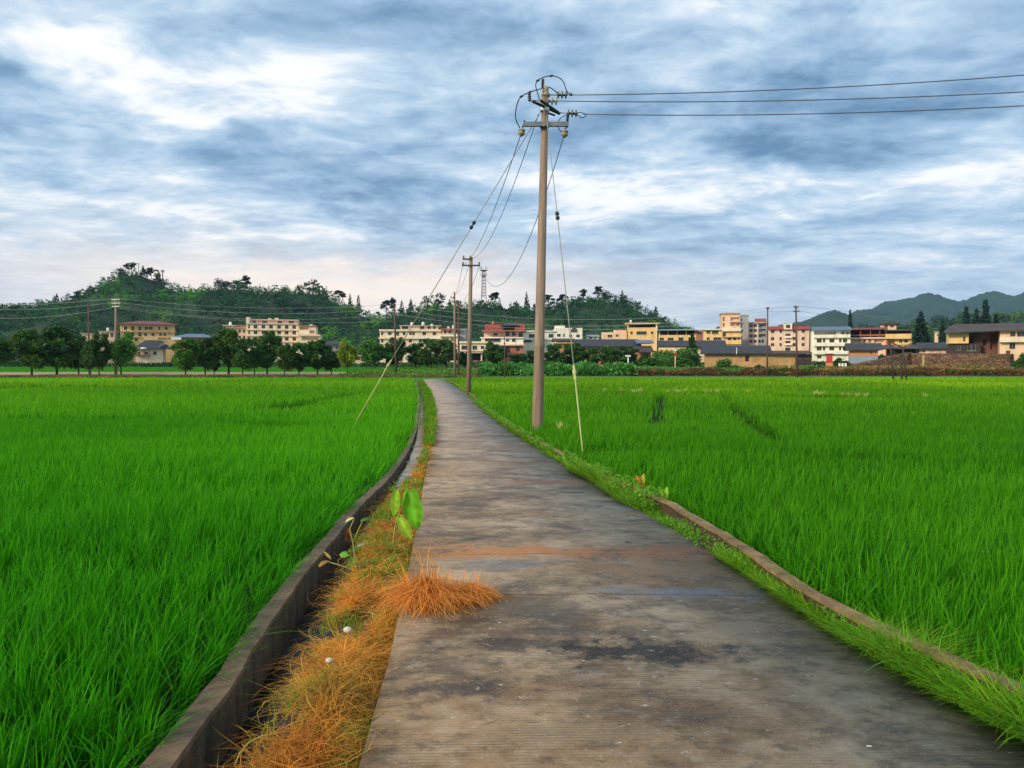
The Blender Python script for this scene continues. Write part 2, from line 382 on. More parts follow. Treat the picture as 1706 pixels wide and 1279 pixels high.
    T.put(bn.inputs['Height'], hgt); T.put(b.inputs['Normal'], bn.outputs[0])
    return m
M['concrete'] = concrete()


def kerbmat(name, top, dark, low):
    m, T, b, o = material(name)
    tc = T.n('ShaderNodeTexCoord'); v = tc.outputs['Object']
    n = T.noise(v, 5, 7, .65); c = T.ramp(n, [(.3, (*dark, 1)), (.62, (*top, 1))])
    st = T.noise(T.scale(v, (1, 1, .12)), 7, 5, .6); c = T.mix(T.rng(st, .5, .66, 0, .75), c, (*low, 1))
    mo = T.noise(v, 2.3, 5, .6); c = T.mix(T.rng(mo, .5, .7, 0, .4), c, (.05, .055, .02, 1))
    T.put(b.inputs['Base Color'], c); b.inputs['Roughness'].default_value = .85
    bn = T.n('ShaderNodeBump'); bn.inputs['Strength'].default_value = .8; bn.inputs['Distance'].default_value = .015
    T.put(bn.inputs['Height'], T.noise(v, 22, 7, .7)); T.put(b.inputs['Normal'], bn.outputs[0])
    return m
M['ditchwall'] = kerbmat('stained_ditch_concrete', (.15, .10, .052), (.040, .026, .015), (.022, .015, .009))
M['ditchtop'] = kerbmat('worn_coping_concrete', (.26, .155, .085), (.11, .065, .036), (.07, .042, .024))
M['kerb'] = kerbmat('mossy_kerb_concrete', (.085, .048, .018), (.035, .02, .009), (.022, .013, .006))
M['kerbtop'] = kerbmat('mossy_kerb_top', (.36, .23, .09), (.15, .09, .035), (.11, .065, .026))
M['stonewall'] = simple('rubble_stone', (.30, .19, .11), .95, .45, 1.4, .9, bscale=3, dirt=(.10, .06, .04))


def polemat():
    m, T, b, o = material('weathered_concrete_pole')
    tc = T.n('ShaderNodeTexCoord'); v = tc.outputs['Object']
    n = T.noise(T.scale(v, (6, 6, .35)), 2, 6, .6); c = T.ramp(n, [(.3, (.17, .115, .078)), (.7, (.35, .25, .17))])
    sp = T.noise(v, 16, 4, .7); c = T.mix(T.rng(sp, .58, .75, 0, .6), c, (.09, .06, .045, 1))
    T.put(b.inputs['Base Color'], c); b.inputs['Roughness'].default_value = .8
    bn = T.n('ShaderNodeBump'); bn.inputs['Strength'].default_value = .3; bn.inputs['Distance'].default_value = .01
    T.put(bn.inputs['Height'], T.noise(v, 30, 5, .6)); T.put(b.inputs['Normal'], bn.outputs[0])
    return m
M['pole'] = polemat()


def water():
    m, T, b, o = material('ditch_water')
    tc = T.n('ShaderNodeTexCoord'); v = tc.outputs['Object']
    n = T.noise(v, 2.2, 7, .65)
    T.put(b.inputs['Base Color'], T.ramp(n, [(.45, (.010, .010, .009)), (.62, (.03, .03, .024))])); sy = T.n('ShaderNodeSeparateXYZ'); T.put(sy.inputs[0], v); fy = T.rng(sy.outputs[1], 8, 12); T.put(b.inputs['Roughness'], T.m('ADD', T.rng(n, .52, .6, .02, .3), T.rng(sy.outputs[1], 12, 8, 0, .25))); b.inputs['IOR'].default_value = 1.33
    T.put(b.inputs['Specular IOR Level'], T.rng(fy, 0, 1, .12, .7))
    bn = T.n('ShaderNodeBump'); bn.inputs['Strength'].default_value = .25; bn.inputs['Distance'].default_value = .01
    T.put(bn.inputs['Height'], T.noise(v, 9, 4, .6)); T.put(b.inputs['Normal'], bn.outputs[0])
    return m
M['water'] = water()

# ------------------------------------------------------------------ setting: ground, path, banks, ditch
YS = np.unique(np.concatenate([np.arange(-8, 12, .25), np.arange(12, 40, .75), np.arange(40, 93.1, 1.5), [93.0]]))
def loft(name, cols, mat, Ys=YS, jitter=0.0, kind='structure', label=None, cat=None):
    """cols: list of (xfun(Y), dz) from left to right"""
    n = len(cols); V = np.zeros((len(Ys), n, 3))
    for j, (xf, dz) in enumerate(cols):
        V[:, j, 0] = xf(Ys) if callable(xf) else xf
        V[:, j, 1] = Ys; V[:, j, 2] = g(Ys) + (dz(Ys) if callable(dz) else dz)
    if jitter: V[:, :, 2] += rng.normal(0, jitter, V.shape[:2]); V[:, :, 0] += rng.normal(0, jitter, V.shape[:2])
    i = np.arange(len(Ys) - 1)[:, None] * n + np.arange(n - 1)[None, :]
    Fq = np.stack([i, i + 1, i + n + 1, i + n], -1).reshape(-1, 4)
    o = link(name, np_mesh(name, V.reshape(-1, 3), Fq), mat)
    return tag(o, label, cat, None, kind)

# one sheet to the horizon
def build_ground():
    gy = np.array([-60, 0, 30, 60, 92, 95, 97, 100, 110, 125, 126, 150, 180, 215, 250, 290, 330, 400, 500, 800, 1500, 3000, 5600.])
    gx = np.array([-5000, -2000, -800, -400, -200, -100, 0, 100, 200, 400, 800, 2000, 5000.])
    V = np.zeros((len(gy), len(gx), 3)); V[:, :, 0] = gx[None]; V[:, :, 1] = gy[:, None]
    V[:, :, 2] = (g(gy) - np.interp(gy, [92, 95], [.75, 0.0]))[:, None]
    n = len(gx); i = np.arange(len(gy) - 1)[:, None] * n + np.arange(n - 1)[None]
    o = link('ground', np_mesh('ground', V.reshape(-1, 3), np.stack([i, i + 1, i + n + 1, i + n], -1).reshape(-1, 4)), M['grass_far']); tag(o, kind='structure')
build_ground()
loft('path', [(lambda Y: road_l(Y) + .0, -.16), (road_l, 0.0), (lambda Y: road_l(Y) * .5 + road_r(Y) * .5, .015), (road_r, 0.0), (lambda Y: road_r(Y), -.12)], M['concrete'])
loft('left_bank', [(lambda Y: ditch_r(Y) - .03, -.5), (lambda Y: ditch_r(Y) + .02, -.22), (lambda Y: ditch_r(Y) * .7 + road_l(Y) * .3, -.08), (lambda Y: ditch_r(Y) * .3 + road_l(Y) * .7, -.05), (lambda Y: road_l(Y) + .02, -.07)], M['soil'], jitter=.012)
loft('right_bank', [(lambda Y: road_r(Y) - .02, -.06), (lambda Y: road_r(Y) * .5 + kerb_l(Y) * .5, -.035), (lambda Y: kerb_l(Y) + .03, -.05)], M['soil'], jitter=.008)
loft('ditch_water', [(lambda Y: wall_r(Y) - .05, lambda Y: np.interp(Y, [8, 13], [-.30, -.13])), (lambda Y: ditch_r(Y) + .05, lambda Y: np.interp(Y, [8, 13], [-.30, -.13]))], M['water'])
loft('left_field_mud', [(-150.0, -.16), (-40.0, -.16), (lambda Y: wall_l(Y) - 6, -.16), (lambda Y: wall_l(Y) + .05, -.13)], M['mud'])
loft('right_field_mud', [(lambda Y: kerb_r(Y) - .03, -.10), (lambda Y: kerb_r(Y) + 6, -.13), (40.0, -.13), (150.0, -.13)], M['mud'])
def wallloft(name, l, r, z0, z1, mat, label, cat, jit):
    n = 6; V = np.zeros((len(YS), n, 3)); L = l(YS) if callable(l) else l; Rr = r(YS)
    for j, (k, z) in enumerate(((0, z0), (0, z1 - .012), (.12, z1), (.88, z1), (1, z1 - .012), (1, z0))):
        V[:, j, 0] = L + (Rr - L) * k; V[:, j, 2] = g(YS) + z; V[:, j, 1] = YS
    w = rng.normal(0, jit, (len(YS), 1)); V[:, 1:5, 2] += w; V[:, :, 0] += rng.normal(0, jit, (len(YS), 1)) * np.minimum(1, (YS[:, None] - 2) / 8).clip(.35)
    i = np.arange(len(YS) - 1)[:, None] * n + np.arange(n - 1)[None]
    tag(link(name, np_mesh(name, V.reshape(-1, 3), np.stack([i, i + 1, i + n + 1, i + n], -1).reshape(-1, 4)), mat), label, cat)
dwall = empty('ditch_wall', (0, 0, 0), 'stained brown concrete wall edging the ditch beside the left rice field', 'wall')
def boxloft(name, l, r, z0, z1, mat, parent, jit):
    n = 8; V = np.zeros((len(YS), n, 3)); L = l(YS); Rr = r(YS); w = rng.normal(0, jit, (len(YS), 1)); e = rng.normal(0, jit, (len(YS), 2))
    for j, (k, z) in enumerate(((0, z0), (0, z1), (0, z1), (1, z1), (1, z1), (1, z0), (1, z0), (0, z0))): V[:, j, 0] = L + (Rr - L) * k + (e[:, 0] if k == 0 else e[:, 1]); V[:, j, 1] = YS; V[:, j, 2] = g(YS) + z + w[:, 0]
    q = np.arange(len(YS) - 1)[:, None] * n + np.array([0, 2, 4, 6])[None]
    return link(name, np_mesh(name, V.reshape(-1, 3), np.stack([q, q + 1, q + n + 1, q + n], -1).reshape(-1, 4)), mat, parent)
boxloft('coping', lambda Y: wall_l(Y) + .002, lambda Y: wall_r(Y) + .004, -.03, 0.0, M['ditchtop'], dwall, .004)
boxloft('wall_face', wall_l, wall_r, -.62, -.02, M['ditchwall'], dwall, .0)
kerb = empty('kerb', (0, 0, 0), 'low mossy concrete kerb between the path and the right rice field', 'kerb')
boxloft('kerb_face', kerb_l, kerb_r, -.2, .095, M['kerb'], kerb, .003)
boxloft('kerb_top', lambda Y: kerb_l(Y) - .004, lambda Y: kerb_r(Y) + .004, .095, .12, M['kerbtop'], kerb, .004)
# cross path on the bank past the fields
def strip(name, x0, x1, y0, y1, dz, mat, n=60, jit=.0):
    ys = np.linspace(y0, y1, 7); xs = np.linspace(x0, x1, n)
    V = np.zeros((7, n, 3)); V[:, :, 0] = xs; V[:, :, 1] = ys[:, None] + np.interp(np.arange(n), np.arange(n), rng.normal(0, jit, n)); V[:, :, 2] = g(V[:, :, 1]) + dz
    i = np.arange(6)[:, None] * n + np.arange(n - 1)[None]
    return tag(link(name, np_mesh(name, V.reshape(-1, 3), np.stack([i, i + 1, i + n + 1, i + n], -1).reshape(-1, 4)), mat), kind='structure')
strip('dirt_path', -160, -22, 98.5, 121, .02, M['sand'], jit=.8)
strip('gravel_path', -22, 160, 97.5, 101.5, .025, M['sand'], jit=.4)


# ------------------------------------------------------------------ blade foliage
def blades(B, h, az, lean, w, segs, droop, col, tipcol=None, twist=0.5, curl=.25):
    """B (n,3) roots -> verts, quads, colours; each blade an arching tapered strip"""
    n = len(B); t = np.linspace(0, 1, segs + 1)[None, :]
    out = lean[:, None] * h[:, None] * (t ** 1.8)
    z = h[:, None] * (t - droop[:, None] * t ** 2.6)
    wid = w[:, None] * np.where(t < .35, .6 + t * 1.15, np.maximum(1 - ((t - .35) / .65) ** 1.6, .04))
    ang = az[:, None] + rng.normal(0, curl, n)[:, None] * t
    dx, dy = np.cos(ang), np.sin(ang)
    ta = az + np.pi / 2 + rng.normal(0, twist, n)
    wx, wy = np.cos(ta), np.sin(ta)
    c = np.stack([B[:, 0:1] + out * dx, B[:, 1:2] + out * dy, B[:, 2:3] + z], -1)
    o = np.stack([wx[:, None] * wid, wy[:, None] * wid, np.zeros_like(wid)], -1) * .5
    V = np.stack([c - o, c + o], 2).reshape(-1, 3)
    s2 = (segs + 1) * 2
    base = (np.arange(n) * s2)[:, None] + (np.arange(segs) * 2)[None]
    Fq = np.stack([base, base + 1, base + 3, base + 2], -1).reshape(-1, 4)
    cc = np.repeat(col[:, None, :], segs + 1, 1)
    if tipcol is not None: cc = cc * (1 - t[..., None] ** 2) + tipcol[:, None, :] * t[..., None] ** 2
    cc = np.repeat(cc[:, :, None, :], 2, 2).reshape(-1, 3)
    return V, Fq, cc
def merge(parts):
    V, Fq, Cc, b = [], [], [], 0
    for v, f, c in parts:
        V.append(v); Fq.append(f + b); Cc.append(c); b += len(v)
    return np.concatenate(V), np.concatenate(Fq), np.concatenate(Cc)
def vnoise(x, y, s, seed=0):
    """smooth value noise in numpy"""
    r = np.random.default_rng(seed).random((64, 64)); u = x / s; v = y / s
    i = np.floor(u).astype(int); j = np.floor(v).astype(int); fu = u - i; fv = v - j
    fu = fu * fu * (3 - 2 * fu); fv = fv * fv * (3 - 2 * fv)
    a = r[i % 64, j % 64]; b_ = r[(i + 1) % 64, j % 64]; c = r[i % 64, (j + 1) % 64]; d = r[(i + 1) % 64, (j + 1) % 64]
    return (a * (1 - fu) + b_ * fu) * (1 - fv) + (c * (1 - fu) + d * fu) * fv

def seg_d(x, y, a, b):
    ax, ay, bx, by = a.x, a.y, b.x, b.y; L = (bx - ax) ** 2 + (by - ay) ** 2
    t = np.clip(((x - ax) * (bx - ax) + (y - ay) * (by - ay)) / L, 0, 1)
    return np.hypot(x - ax - t * (bx - ax), y - ay - t * (by - ay))
RT = .30
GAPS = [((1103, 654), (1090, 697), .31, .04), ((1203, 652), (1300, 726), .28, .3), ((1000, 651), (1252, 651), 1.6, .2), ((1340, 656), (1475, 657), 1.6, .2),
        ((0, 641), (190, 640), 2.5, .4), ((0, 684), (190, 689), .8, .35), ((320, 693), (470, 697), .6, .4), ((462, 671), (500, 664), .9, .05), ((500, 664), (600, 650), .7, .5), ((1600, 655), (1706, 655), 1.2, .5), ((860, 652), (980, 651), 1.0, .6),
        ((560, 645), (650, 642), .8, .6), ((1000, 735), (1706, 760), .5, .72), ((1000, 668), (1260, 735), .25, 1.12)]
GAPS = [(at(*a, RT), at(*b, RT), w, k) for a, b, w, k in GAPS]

def rice(side):
    parts = []
    for (y0, y1, s, nb, segs, wd, mg) in ((.2, 4.5, .175, 38, 5, .0100, 2.2), (4.5, 9, .185, 24, 4, .012, 3), (9, 25, .24, 20, 3, .019, 4), (25, 55, .42, 13, 2, .042, 8), (55, 93, .85, 14, 2, .085, 12)):
        ys = np.arange(y0, y1, s); H = .69 * y1 + mg
        xs = np.arange(-H, H, s)
        X, Yy = np.meshgrid(xs, ys); X = X + rng.normal(0, s * .22, X.shape); Yy = Yy + rng.normal(0, s * .22, Yy.shape); X = X.ravel(); Yy = Yy.ravel()
        ok = (np.abs(X) < .69 * Yy + mg) & (Yy < 93)
        if side < 0: ok &= X < wall_l(Yy) - .05
        else: ok &= X > kerb_r(Yy) + .04
        # bare notch in the left field where the ditch wall bends
        q = at(672, 735); ok &= np.hypot((X - q.x - .1) / 1.0, (Yy - q.y) / 3.0) > .35
        X, Yy = X[ok], Yy[ok]
        hf = np.ones(len(X))
        for a, b, w, k in GAPS:
            d = seg_d(X, Yy, a, b); hf = np.where(d < w, hf * k, hf)
        hf *= .88 + .24 * vnoise(X + 300, Yy + 300, 1.1, 3) * np.interp(Yy, [10, 40], [1, .4]) + np.interp(Yy, [10, 40], [0, .07])
        hf *= .86 + .28 * vnoise(X + 300, (Yy + 300) * 1.6, 3.3, 5)
        gap_shade = np.ones(len(X))  # plants along the gaps tinted darker, gap shadow put into their colour
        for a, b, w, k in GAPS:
            d = seg_d(X, Yy, a, b); gap_shade = np.where(d < w * 1.1, gap_shade * (.45 + .5 * min(k, 1.1)), gap_shade)
        n = len(X); I = np.repeat(np.arange(n), nb)
        N = n * nb; sp = .030 if s < .2 else (.06 if s < .3 else s * .36)
        bx = X[I] + rng.normal(0, sp, N); by = Yy[I] + rng.normal(0, sp, N)
        edge = (wall_l(by) - bx) if side < 0 else (bx - kerb_r(by))
        if side < 0: bx = np.minimum(bx, wall_l(by) - .01)
        else: bx = np.maximum(bx, kerb_r(by) + .01)
        az = rng.uniform(0, 2 * np.pi, N)
        e = np.exp(-np.maximum(edge, 0) / .30)                       # plants lean out over the wall
        az = np.where(rng.random(N) < e * .75, (0.0 if side < 0 else np.pi) + rng.normal(0, .55, N), az)
        az = np.where(rng.random(N) < .25, rng.normal(.3, .5, N), az)
        h = hf[I] * rng.uniform(.31, .49, N) * np.interp(by, [20, 80], [1, 1.2]) * np.interp(edge, [0, .5], [.82, 1])
        lean = np.abs(rng.normal(.22, .14, N)) * (1 + e * .9) + .03
        droop = np.clip(lean * .32 + rng.normal(0, .05, N), 0, .5)
        long_ = rng.random(N) < .06
        lean = np.where(long_, lean * 1.7 + .15, lean); droop = np.where(long_, droop + .18, droop)
        base = g(by) + (-.16 if side < 0 else -.13)
        B = np.stack([bx, by, base], -1)
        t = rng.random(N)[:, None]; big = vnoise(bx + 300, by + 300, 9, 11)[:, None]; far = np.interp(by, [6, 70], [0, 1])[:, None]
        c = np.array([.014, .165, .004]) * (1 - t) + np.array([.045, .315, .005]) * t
        c = c * (.80 + .4 * big) * (1 + .35 * far); c[:, 0] *= (1 + 1.5 * far[:, 0] + .5 * big[:, 0]); c *= gap_shade[I][:, None]
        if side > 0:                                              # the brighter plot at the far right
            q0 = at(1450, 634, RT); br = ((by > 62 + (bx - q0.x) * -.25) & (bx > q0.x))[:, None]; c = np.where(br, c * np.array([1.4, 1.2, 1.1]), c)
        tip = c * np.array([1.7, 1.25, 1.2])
        w = wd * rng.uniform(.7, 1.3, N)
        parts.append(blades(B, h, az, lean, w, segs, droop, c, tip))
    for (y0, y1, n, wd, L0, L1) in ((.8, 3.2, 260, .006, .16, .32), (3.2, 7, 420, .007, .16, .30), (7, 16, 700, .012, .18, .30)):   # fringe flopping over the wall
        Y = rng.uniform(y0, y1, n); X = wall_l(Y) - rng.uniform(.0, .16, n) if side < 0 else kerb_r(Y) + rng.uniform(.0, .16, n)
        az = (0.0 if side < 0 else np.pi) + rng.normal(0 if side < 0 else .3, .5, n); h = rng.uniform(L0, L1, n) * .8; lean = rng.uniform(.35, 1.0, n)
        t = rng.random((n, 1)); c = np.array([.02, .17, .006]) * (1 - t) + np.array([.09, .36, .02]) * t
        parts.append(blades(np.stack([X, Y, g(Y) - .10], -1), h, az, lean, wd * rng.uniform(.7, 1.2, n), 7, rng.uniform(.25, .75, n), c, c * np.array([2.2, 1.4, 2.0]), .5, .5))
    V, Fq, cc = merge(parts)
    o = link('rice_plants', np_mesh('rice', V, Fq, cc), M['rice'])
    return o
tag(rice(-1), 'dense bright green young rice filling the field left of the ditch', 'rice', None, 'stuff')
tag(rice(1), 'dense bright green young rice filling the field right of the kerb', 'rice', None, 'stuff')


def leaf_quads(Pn, size, cols, flat=.0):
    n = len(Pn); a = rng.normal(0, 1, (n, 3)); a[:, 2] *= (1 - flat); a /= np.linalg.norm(a, axis=1)[:, None]
    b = rng.normal(0, 1, (n, 3)); b[:, 2] *= (1 - flat); b -= a * (a * b).sum(1)[:, None]; b /= np.linalg.norm(b, axis=1)[:, None]
    s = (size * rng.uniform(.6, 1.35, n))[:, None]
    V = np.stack([Pn - a * s, Pn - b * s * .55, Pn + a * s, Pn + b * s * .55], 1).reshape(-1, 3)
    return V, np.arange(n * 4).reshape(-1, 4), np.repeat(cols, 4, 0)

def scatter_between(fl, fr, y0, y1, dens, pw=1.0):
    n = int(dens); Y = y0 + (y1 - y0) * rng.random(n) ** pw; u = rng.random(n)
    return fl(Y) + (fr(Y) - fl(Y)) * u, Y, u

def verge():
    # dry orange straw on the left bank
    parts = []
    for (y0, y1, n, seg, wd) in ((.8, 5.5, 26000, 6, .0042), (5.5, 11, 15000, 5, .0075), (11, 27, 6000, 3, .016)):
        X, Y, u = scatter_between(lambda y: ditch_r(y) + .04, lambda y: road_l(y) - .02, y0, y1, n)
        dens = vnoise(X + 50, Y + 50, .45, 21); lim = np.interp(Y, [2.2, 3.2, 7, 9.5, 12, 20, 26], [.28, .14, .1, .16, .25, .30, .6]); ok = dens > lim
        X, Y, u = X[ok], Y[ok], u[ok]; m = len(X); hum = vnoise(X + 70, Y + 70, .33, 23)
        z = g(Y) - .09 + hum * .12 * np.sin(np.pi * np.clip(u, .05, .95))
        sw = vnoise(X + 33, Y + 33, .22, 27) * 15; h = rng.uniform(.04, .18, m) * (1 + (wd > .01) * .4); lean = rng.uniform(.3, 2.1, m); droop = rng.uniform(.3, 1.25, m)
        az = sw + rng.normal(0, 1.15, m)
        t = np.clip(vnoise(X + 5, Y + 5, .3, 29)[:, None] * .8 + rng.random((m, 1)) * .5 - .1, 0, 1); s = np.clip(vnoise(X + 15, Y + 15, .16, 37)[:, None] * .75 + rng.random((m, 1)) * .45 - .05, 0, 1)
        c = np.array([.74, .20, .022]) * (1 - t) + np.array([.86, .50, .075]) * t; c = c * (.18 + 1.05 * s); yl = (vnoise(X + 77, Y + 77, .38, 39) > .62) & (rng.random(m) < .6); c[yl] = np.array([.62, .50, .07]) * (.5 + .6 * s[yl])
        lie = rng.random(m) < .45; h[lie] *= .35; lean[lie] = rng.uniform(2, 5, lie.sum()); droop[lie] = rng.uniform(.5, 1.3, lie.sum())
        gr = rng.random(m) < np.interp(vnoise(X + 9, Y + 9, .5, 31), [.55, .95], [.01, .5]); c[gr] = np.array([.20, .30, .03]) * (.6 + .7 * s[gr])
        parts.append(blades(np.stack([X, Y, z], -1), h, az, lean, wd * rng.uniform(.6, 1.4, m), seg, droop, c, c * 1.15, 1.0, 1.7))
    V, Fq, cc = merge(parts)
    tag(link('dry_grass', np_mesh('dry_grass', V, Fq, cc), M['straw']), 'matted dry orange grass covering the bank between ditch and path', 'dry grass', None, 'stuff')
    # living green grass on the left bank
    parts = []
    def greens(fl, fr, y0, y1, n, seg, wd, hh, thr, col, flop=.6, z0=-.07, pw=1.0, seed=41, sc_=.6):
        X, Y, u = scatter_between(fl, fr, y0, y1, n, pw); ok = vnoise(X + 20, Y + 20, sc_, seed) > thr; X, Y, u = X[ok], Y[ok], u[ok]; m = len(X)
        h = rng.uniform(.4, 1.0, m) * hh * (.6 + .8 * vnoise(X + 90, Y + 90, .35, seed + 1)); t = rng.random((m, 1))
        c = np.array(col) * (.6 + .8 * t); c[:, 0] *= rng.uniform(.7, 1.7, m)
        return blades(np.stack([X, Y, g(Y) + z0], -1), h, rng.uniform(0, 6.3, m), rng.uniform(.1, flop * 1.6, m), wd * rng.uniform(.6, 1.4, m), seg, rng.uniform(.05, .6, m), c, c * np.array([1.6, 1.2, 1]), .8)
    G = (.085, .25, .014)
    parts.append(greens(lambda y: ditch_r(y) - .02, road_l, .8, 3.1, 4200, 5, .007, .20, .40, (.20, .33, .025), 1.0))
    parts.append(greens(lambda y: ditch_r(y) - .03, lambda y: ditch_r(y) + .25, 2.5, 11, 1700, 4, .009, .14, .60, (.10, .24, .02)))
    parts.append(greens(lambda y: ditch_r(y), road_l, 5.2, 12, 2600, 3, .013, .15, .58, (.12, .26, .02)))
    parts.append(greens(lambda y: ditch_r(y), road_l, 17, 92, 14000, 3, .032, .26, .2, (.09, .27, .012), z0=-.05, sc_=3, pw=1.3))
    for (y0, y1, n, sz, hh) in ((5.8, 9, 800, .016, .15), (9, 16, 1500, .025, .2), (2.4, 5.5, 350, .010, .10)):
        X, Y, u = scatter_between(ditch_r, road_l, y0, y1, n); ok = vnoise(X + 60, Y + 60, .5, 67) > .5; X, Y = X[ok], Y[ok]
        t = rng.random((len(X), 1)); c = np.array([.10, .22, .03]) * (1 - t) + np.array([.22, .36, .05]) * t
        parts.append(leaf_quads(np.stack([X, Y, g(Y) + rng.random(len(X)) * hh - .03], -1), sz, c, .0))
    V, Fq, cc = merge(parts)
    tag(link('green_grass', np_mesh('green_grass', V, Fq, cc), M['weed']), 'fresh green grass sprouting through the dry grass on the left bank', 'grass', None, 'stuff')
    parts = []
    rr = lambda y: road_r(y) - .02 - .03 * np.sin(y * 2.1)
    parts.append(greens(lambda y: road_r(y) + .05, lambda y: kerb_l(y) + .03, .8, 4.4, 9000, 5, .0075, .16, .15, G, .9))
    parts.append(greens(rr, lambda y: kerb_l(y) + .04, .8, 3.6, 9000, 5, .008, .22, .3, (.10, .30, .015), .9, z0=-.04, seed=43))
    parts.append(greens(rr, lambda y: kerb_l(y) + .12, .8, 4.3, 12000, 6, .007, .24, .12, (.10, .30, .015), 1.1, z0=-.02, seed=61))
    parts.append(greens(rr, kerb_l, 4.2, 6.3, 6000, 5, .008, .15, .15, (.10, .30, .015), .9, z0=-.03, seed=62))
    parts.append(greens(rr, kerb_l, 3.2, 5.2, 5000, 4, .009, .11, .3, G, .8, seed=47))
    parts.append(greens(rr, lambda y: kerb_l(y) - .01, 5.2, 12, 13000, 4, .011, .12, .25, (.08, .25, .015), .8, seed=49))
    parts.append(greens(rr, lambda y: kerb_l(y) + .12, 8.8, 12.6, 16000, 4, .012, .26, .14, (.09, .25, .015), .7, seed=52))
    parts.append(greens(rr, lambda y: kerb_l(y) + .05, 12, 92, 16000, 3, .03, .22, .25, (.10, .27, .014), .8, seed=53, pw=1.4, sc_=2))
    for (fl, fr, y0, y1, n, sz, hh) in ((rr, lambda y: kerb_l(y) + .1, 8.5, 13, 3500, .022, .26), (rr, kerb_l, 5, 9, 2200, .014, .12), (rr, lambda y: kerb_l(y) + .05, 13, 40, 4500, .05, .25), (rr, kerb_l, .9, 4.5, 1200, .012, .14)):
        X, Y, u = scatter_between(fl, fr, y0, y1, n); ok = vnoise(X + 60, Y + 60, .5, 66) > .42; X, Y = X[ok], Y[ok]
        t = rng.random((len(X), 1)); c = np.array([.09, .24, .02]) * (1 - t) + np.array([.20, .38, .04]) * t
        v_, f_, c_ = leaf_quads(np.stack([X, Y, g(Y) + rng.random(len(X)) * hh - .03], -1), sz, c, .0); parts.append((v_, f_, c_))
    V, Fq, cc = merge(parts)
    tag(link('verge_grass', np_mesh('verge_grass', V, Fq, cc), M['weed']), 'bright green grass and weeds growing along the kerb right of the path', 'grass', None, 'stuff')
verge()


# ------------------------------------------------------------------ straw clumps flopped onto the path
def straw_clump(px, py, rx, ry, hgt, n, label, spread_az):
    q = at(px, py); e = empty('dry_grass_clump', q, label, 'grass clump', 'clumps of dry grass fallen onto the path')
    a = rng.uniform(0, 6.3, n); r = np.sqrt(rng.random(n)) * .45
    B = np.stack([r * np.cos(a) * rx, r * np.sin(a) * ry, hgt * (1 - r / .5) * .55], -1)
    az = np.where(rng.random(n) < .78, rng.normal(spread_az, .65, n), a + rng.normal(0, .4, n))
    h = rng.uniform(.5, 1.1, n) * hgt; lean = rng.uniform(.6, 1.9, n); dr = rng.uniform(.7, 1.6, n)
    up = rng.random(n) < .05; lean[up] = rng.uniform(.1, .5, up.sum()); dr[up] = 0; h[up] *= 1.2
    t = rng.random((n, 1)); c = (np.array([.80, .26, .04]) * (1 - t) + np.array([.95, .48, .11]) * t) * rng.uniform(.45, 1.2, (n, 1))
    V, Fq, cc = blades(B, h, az, lean, rng.uniform(.003, .0065, n), 7, dr, c, c * 1.15, .9, .9)
    V[:, 2] = np.maximum(V[:, 2], .004 + rng.random(len(V)) * .004)
    link('straw', np_mesh('straw', V, Fq, cc), M['straw'], e)
    # matted dark root pad under the blades
    mb = MB(); k = 14; ring = [(.42 * rx * math.cos(i * 6.283 / k) * random.uniform(.8, 1.1), .42 * ry * math.sin(i * 6.283 / k) * random.uniform(.8, 1.1)) for i in range(k)]
    vs = [(x, y, .004) for x, y in ring] + [(x * .6, y * .6, hgt * .32) for x, y in ring] + [(0, 0, hgt * .42)]
    mb.add(vs, [(i, (i + 1) % k, k + (i + 1) % k, k + i) for i in range(k)] + [(k + i, k + (i + 1) % k, 2 * k) for i in range(k)])
    mb.build('root_mat', M['soil'], e, True)
straw_clump(712, 1006, .38, .34, .25, 1500, 'big arching tuft of orange straw spilling over the left edge of the path', -1.75)
straw_clump(774, 1000, .36, .24, .14, 1100, 'flat orange straw tuft lying out on the concrete, right of the arching one', -.2)


# ------------------------------------------------------------------ leafy foreground plants
def leaf_mesh(L, W, col, fold=.25, bend=.5, heart=True, n=9):
    """heart-shaped taro leaf hanging from its stalk: points along +x, midrib fold"""
    t = np.linspace(0, 1, n); prof = np.sin(np.pi * np.clip(t * .93 + .07, 0, 1)) ** .75 * (1 - .25 * t) if heart else np.sin(np.pi * t) ** .8
    V = []; 
    for i, ti in enumerate(t):
        x = L * ti - (.18 * L if heart else 0); z = -bend * L * ti ** 2
        w = W * prof[i] * .5
        back = -.16 * L * (1 - ti) ** 4 if heart else 0
        for k in (-1, -.5, 0, .5, 1):
            V.append((x + back * abs(k), w * k, z + fold * abs(k) * w + random.uniform(-1, 1) * .015 * W))
    Fq = [(i * 5 + k, i * 5 + k + 1, i * 5 + k + 6, i * 5 + k + 5) for i in range(n - 1) for k in range(4)]
    V = np.array(V); c = np.tile(np.array(col), (len(V), 1)) * rng.uniform(.72, 1.2, (len(V), 1)); c[2::5] *= 1.5
    return np_mesh('leaf', V, Fq, c, True)
def orient(o, loc, face, up):
    """leaf +x -> direction 'up' , its flat face normal (z) -> 'face'"""
    x = Vector(up).normalized(); z = Vector(face).normalized(); z = (z - x * z.dot(x)).normalized(); y = z.cross(x)
    from mathutils import Matrix
    o.location = loc; o.rotation_euler = Matrix((x, y, z)).transposed().to_euler()
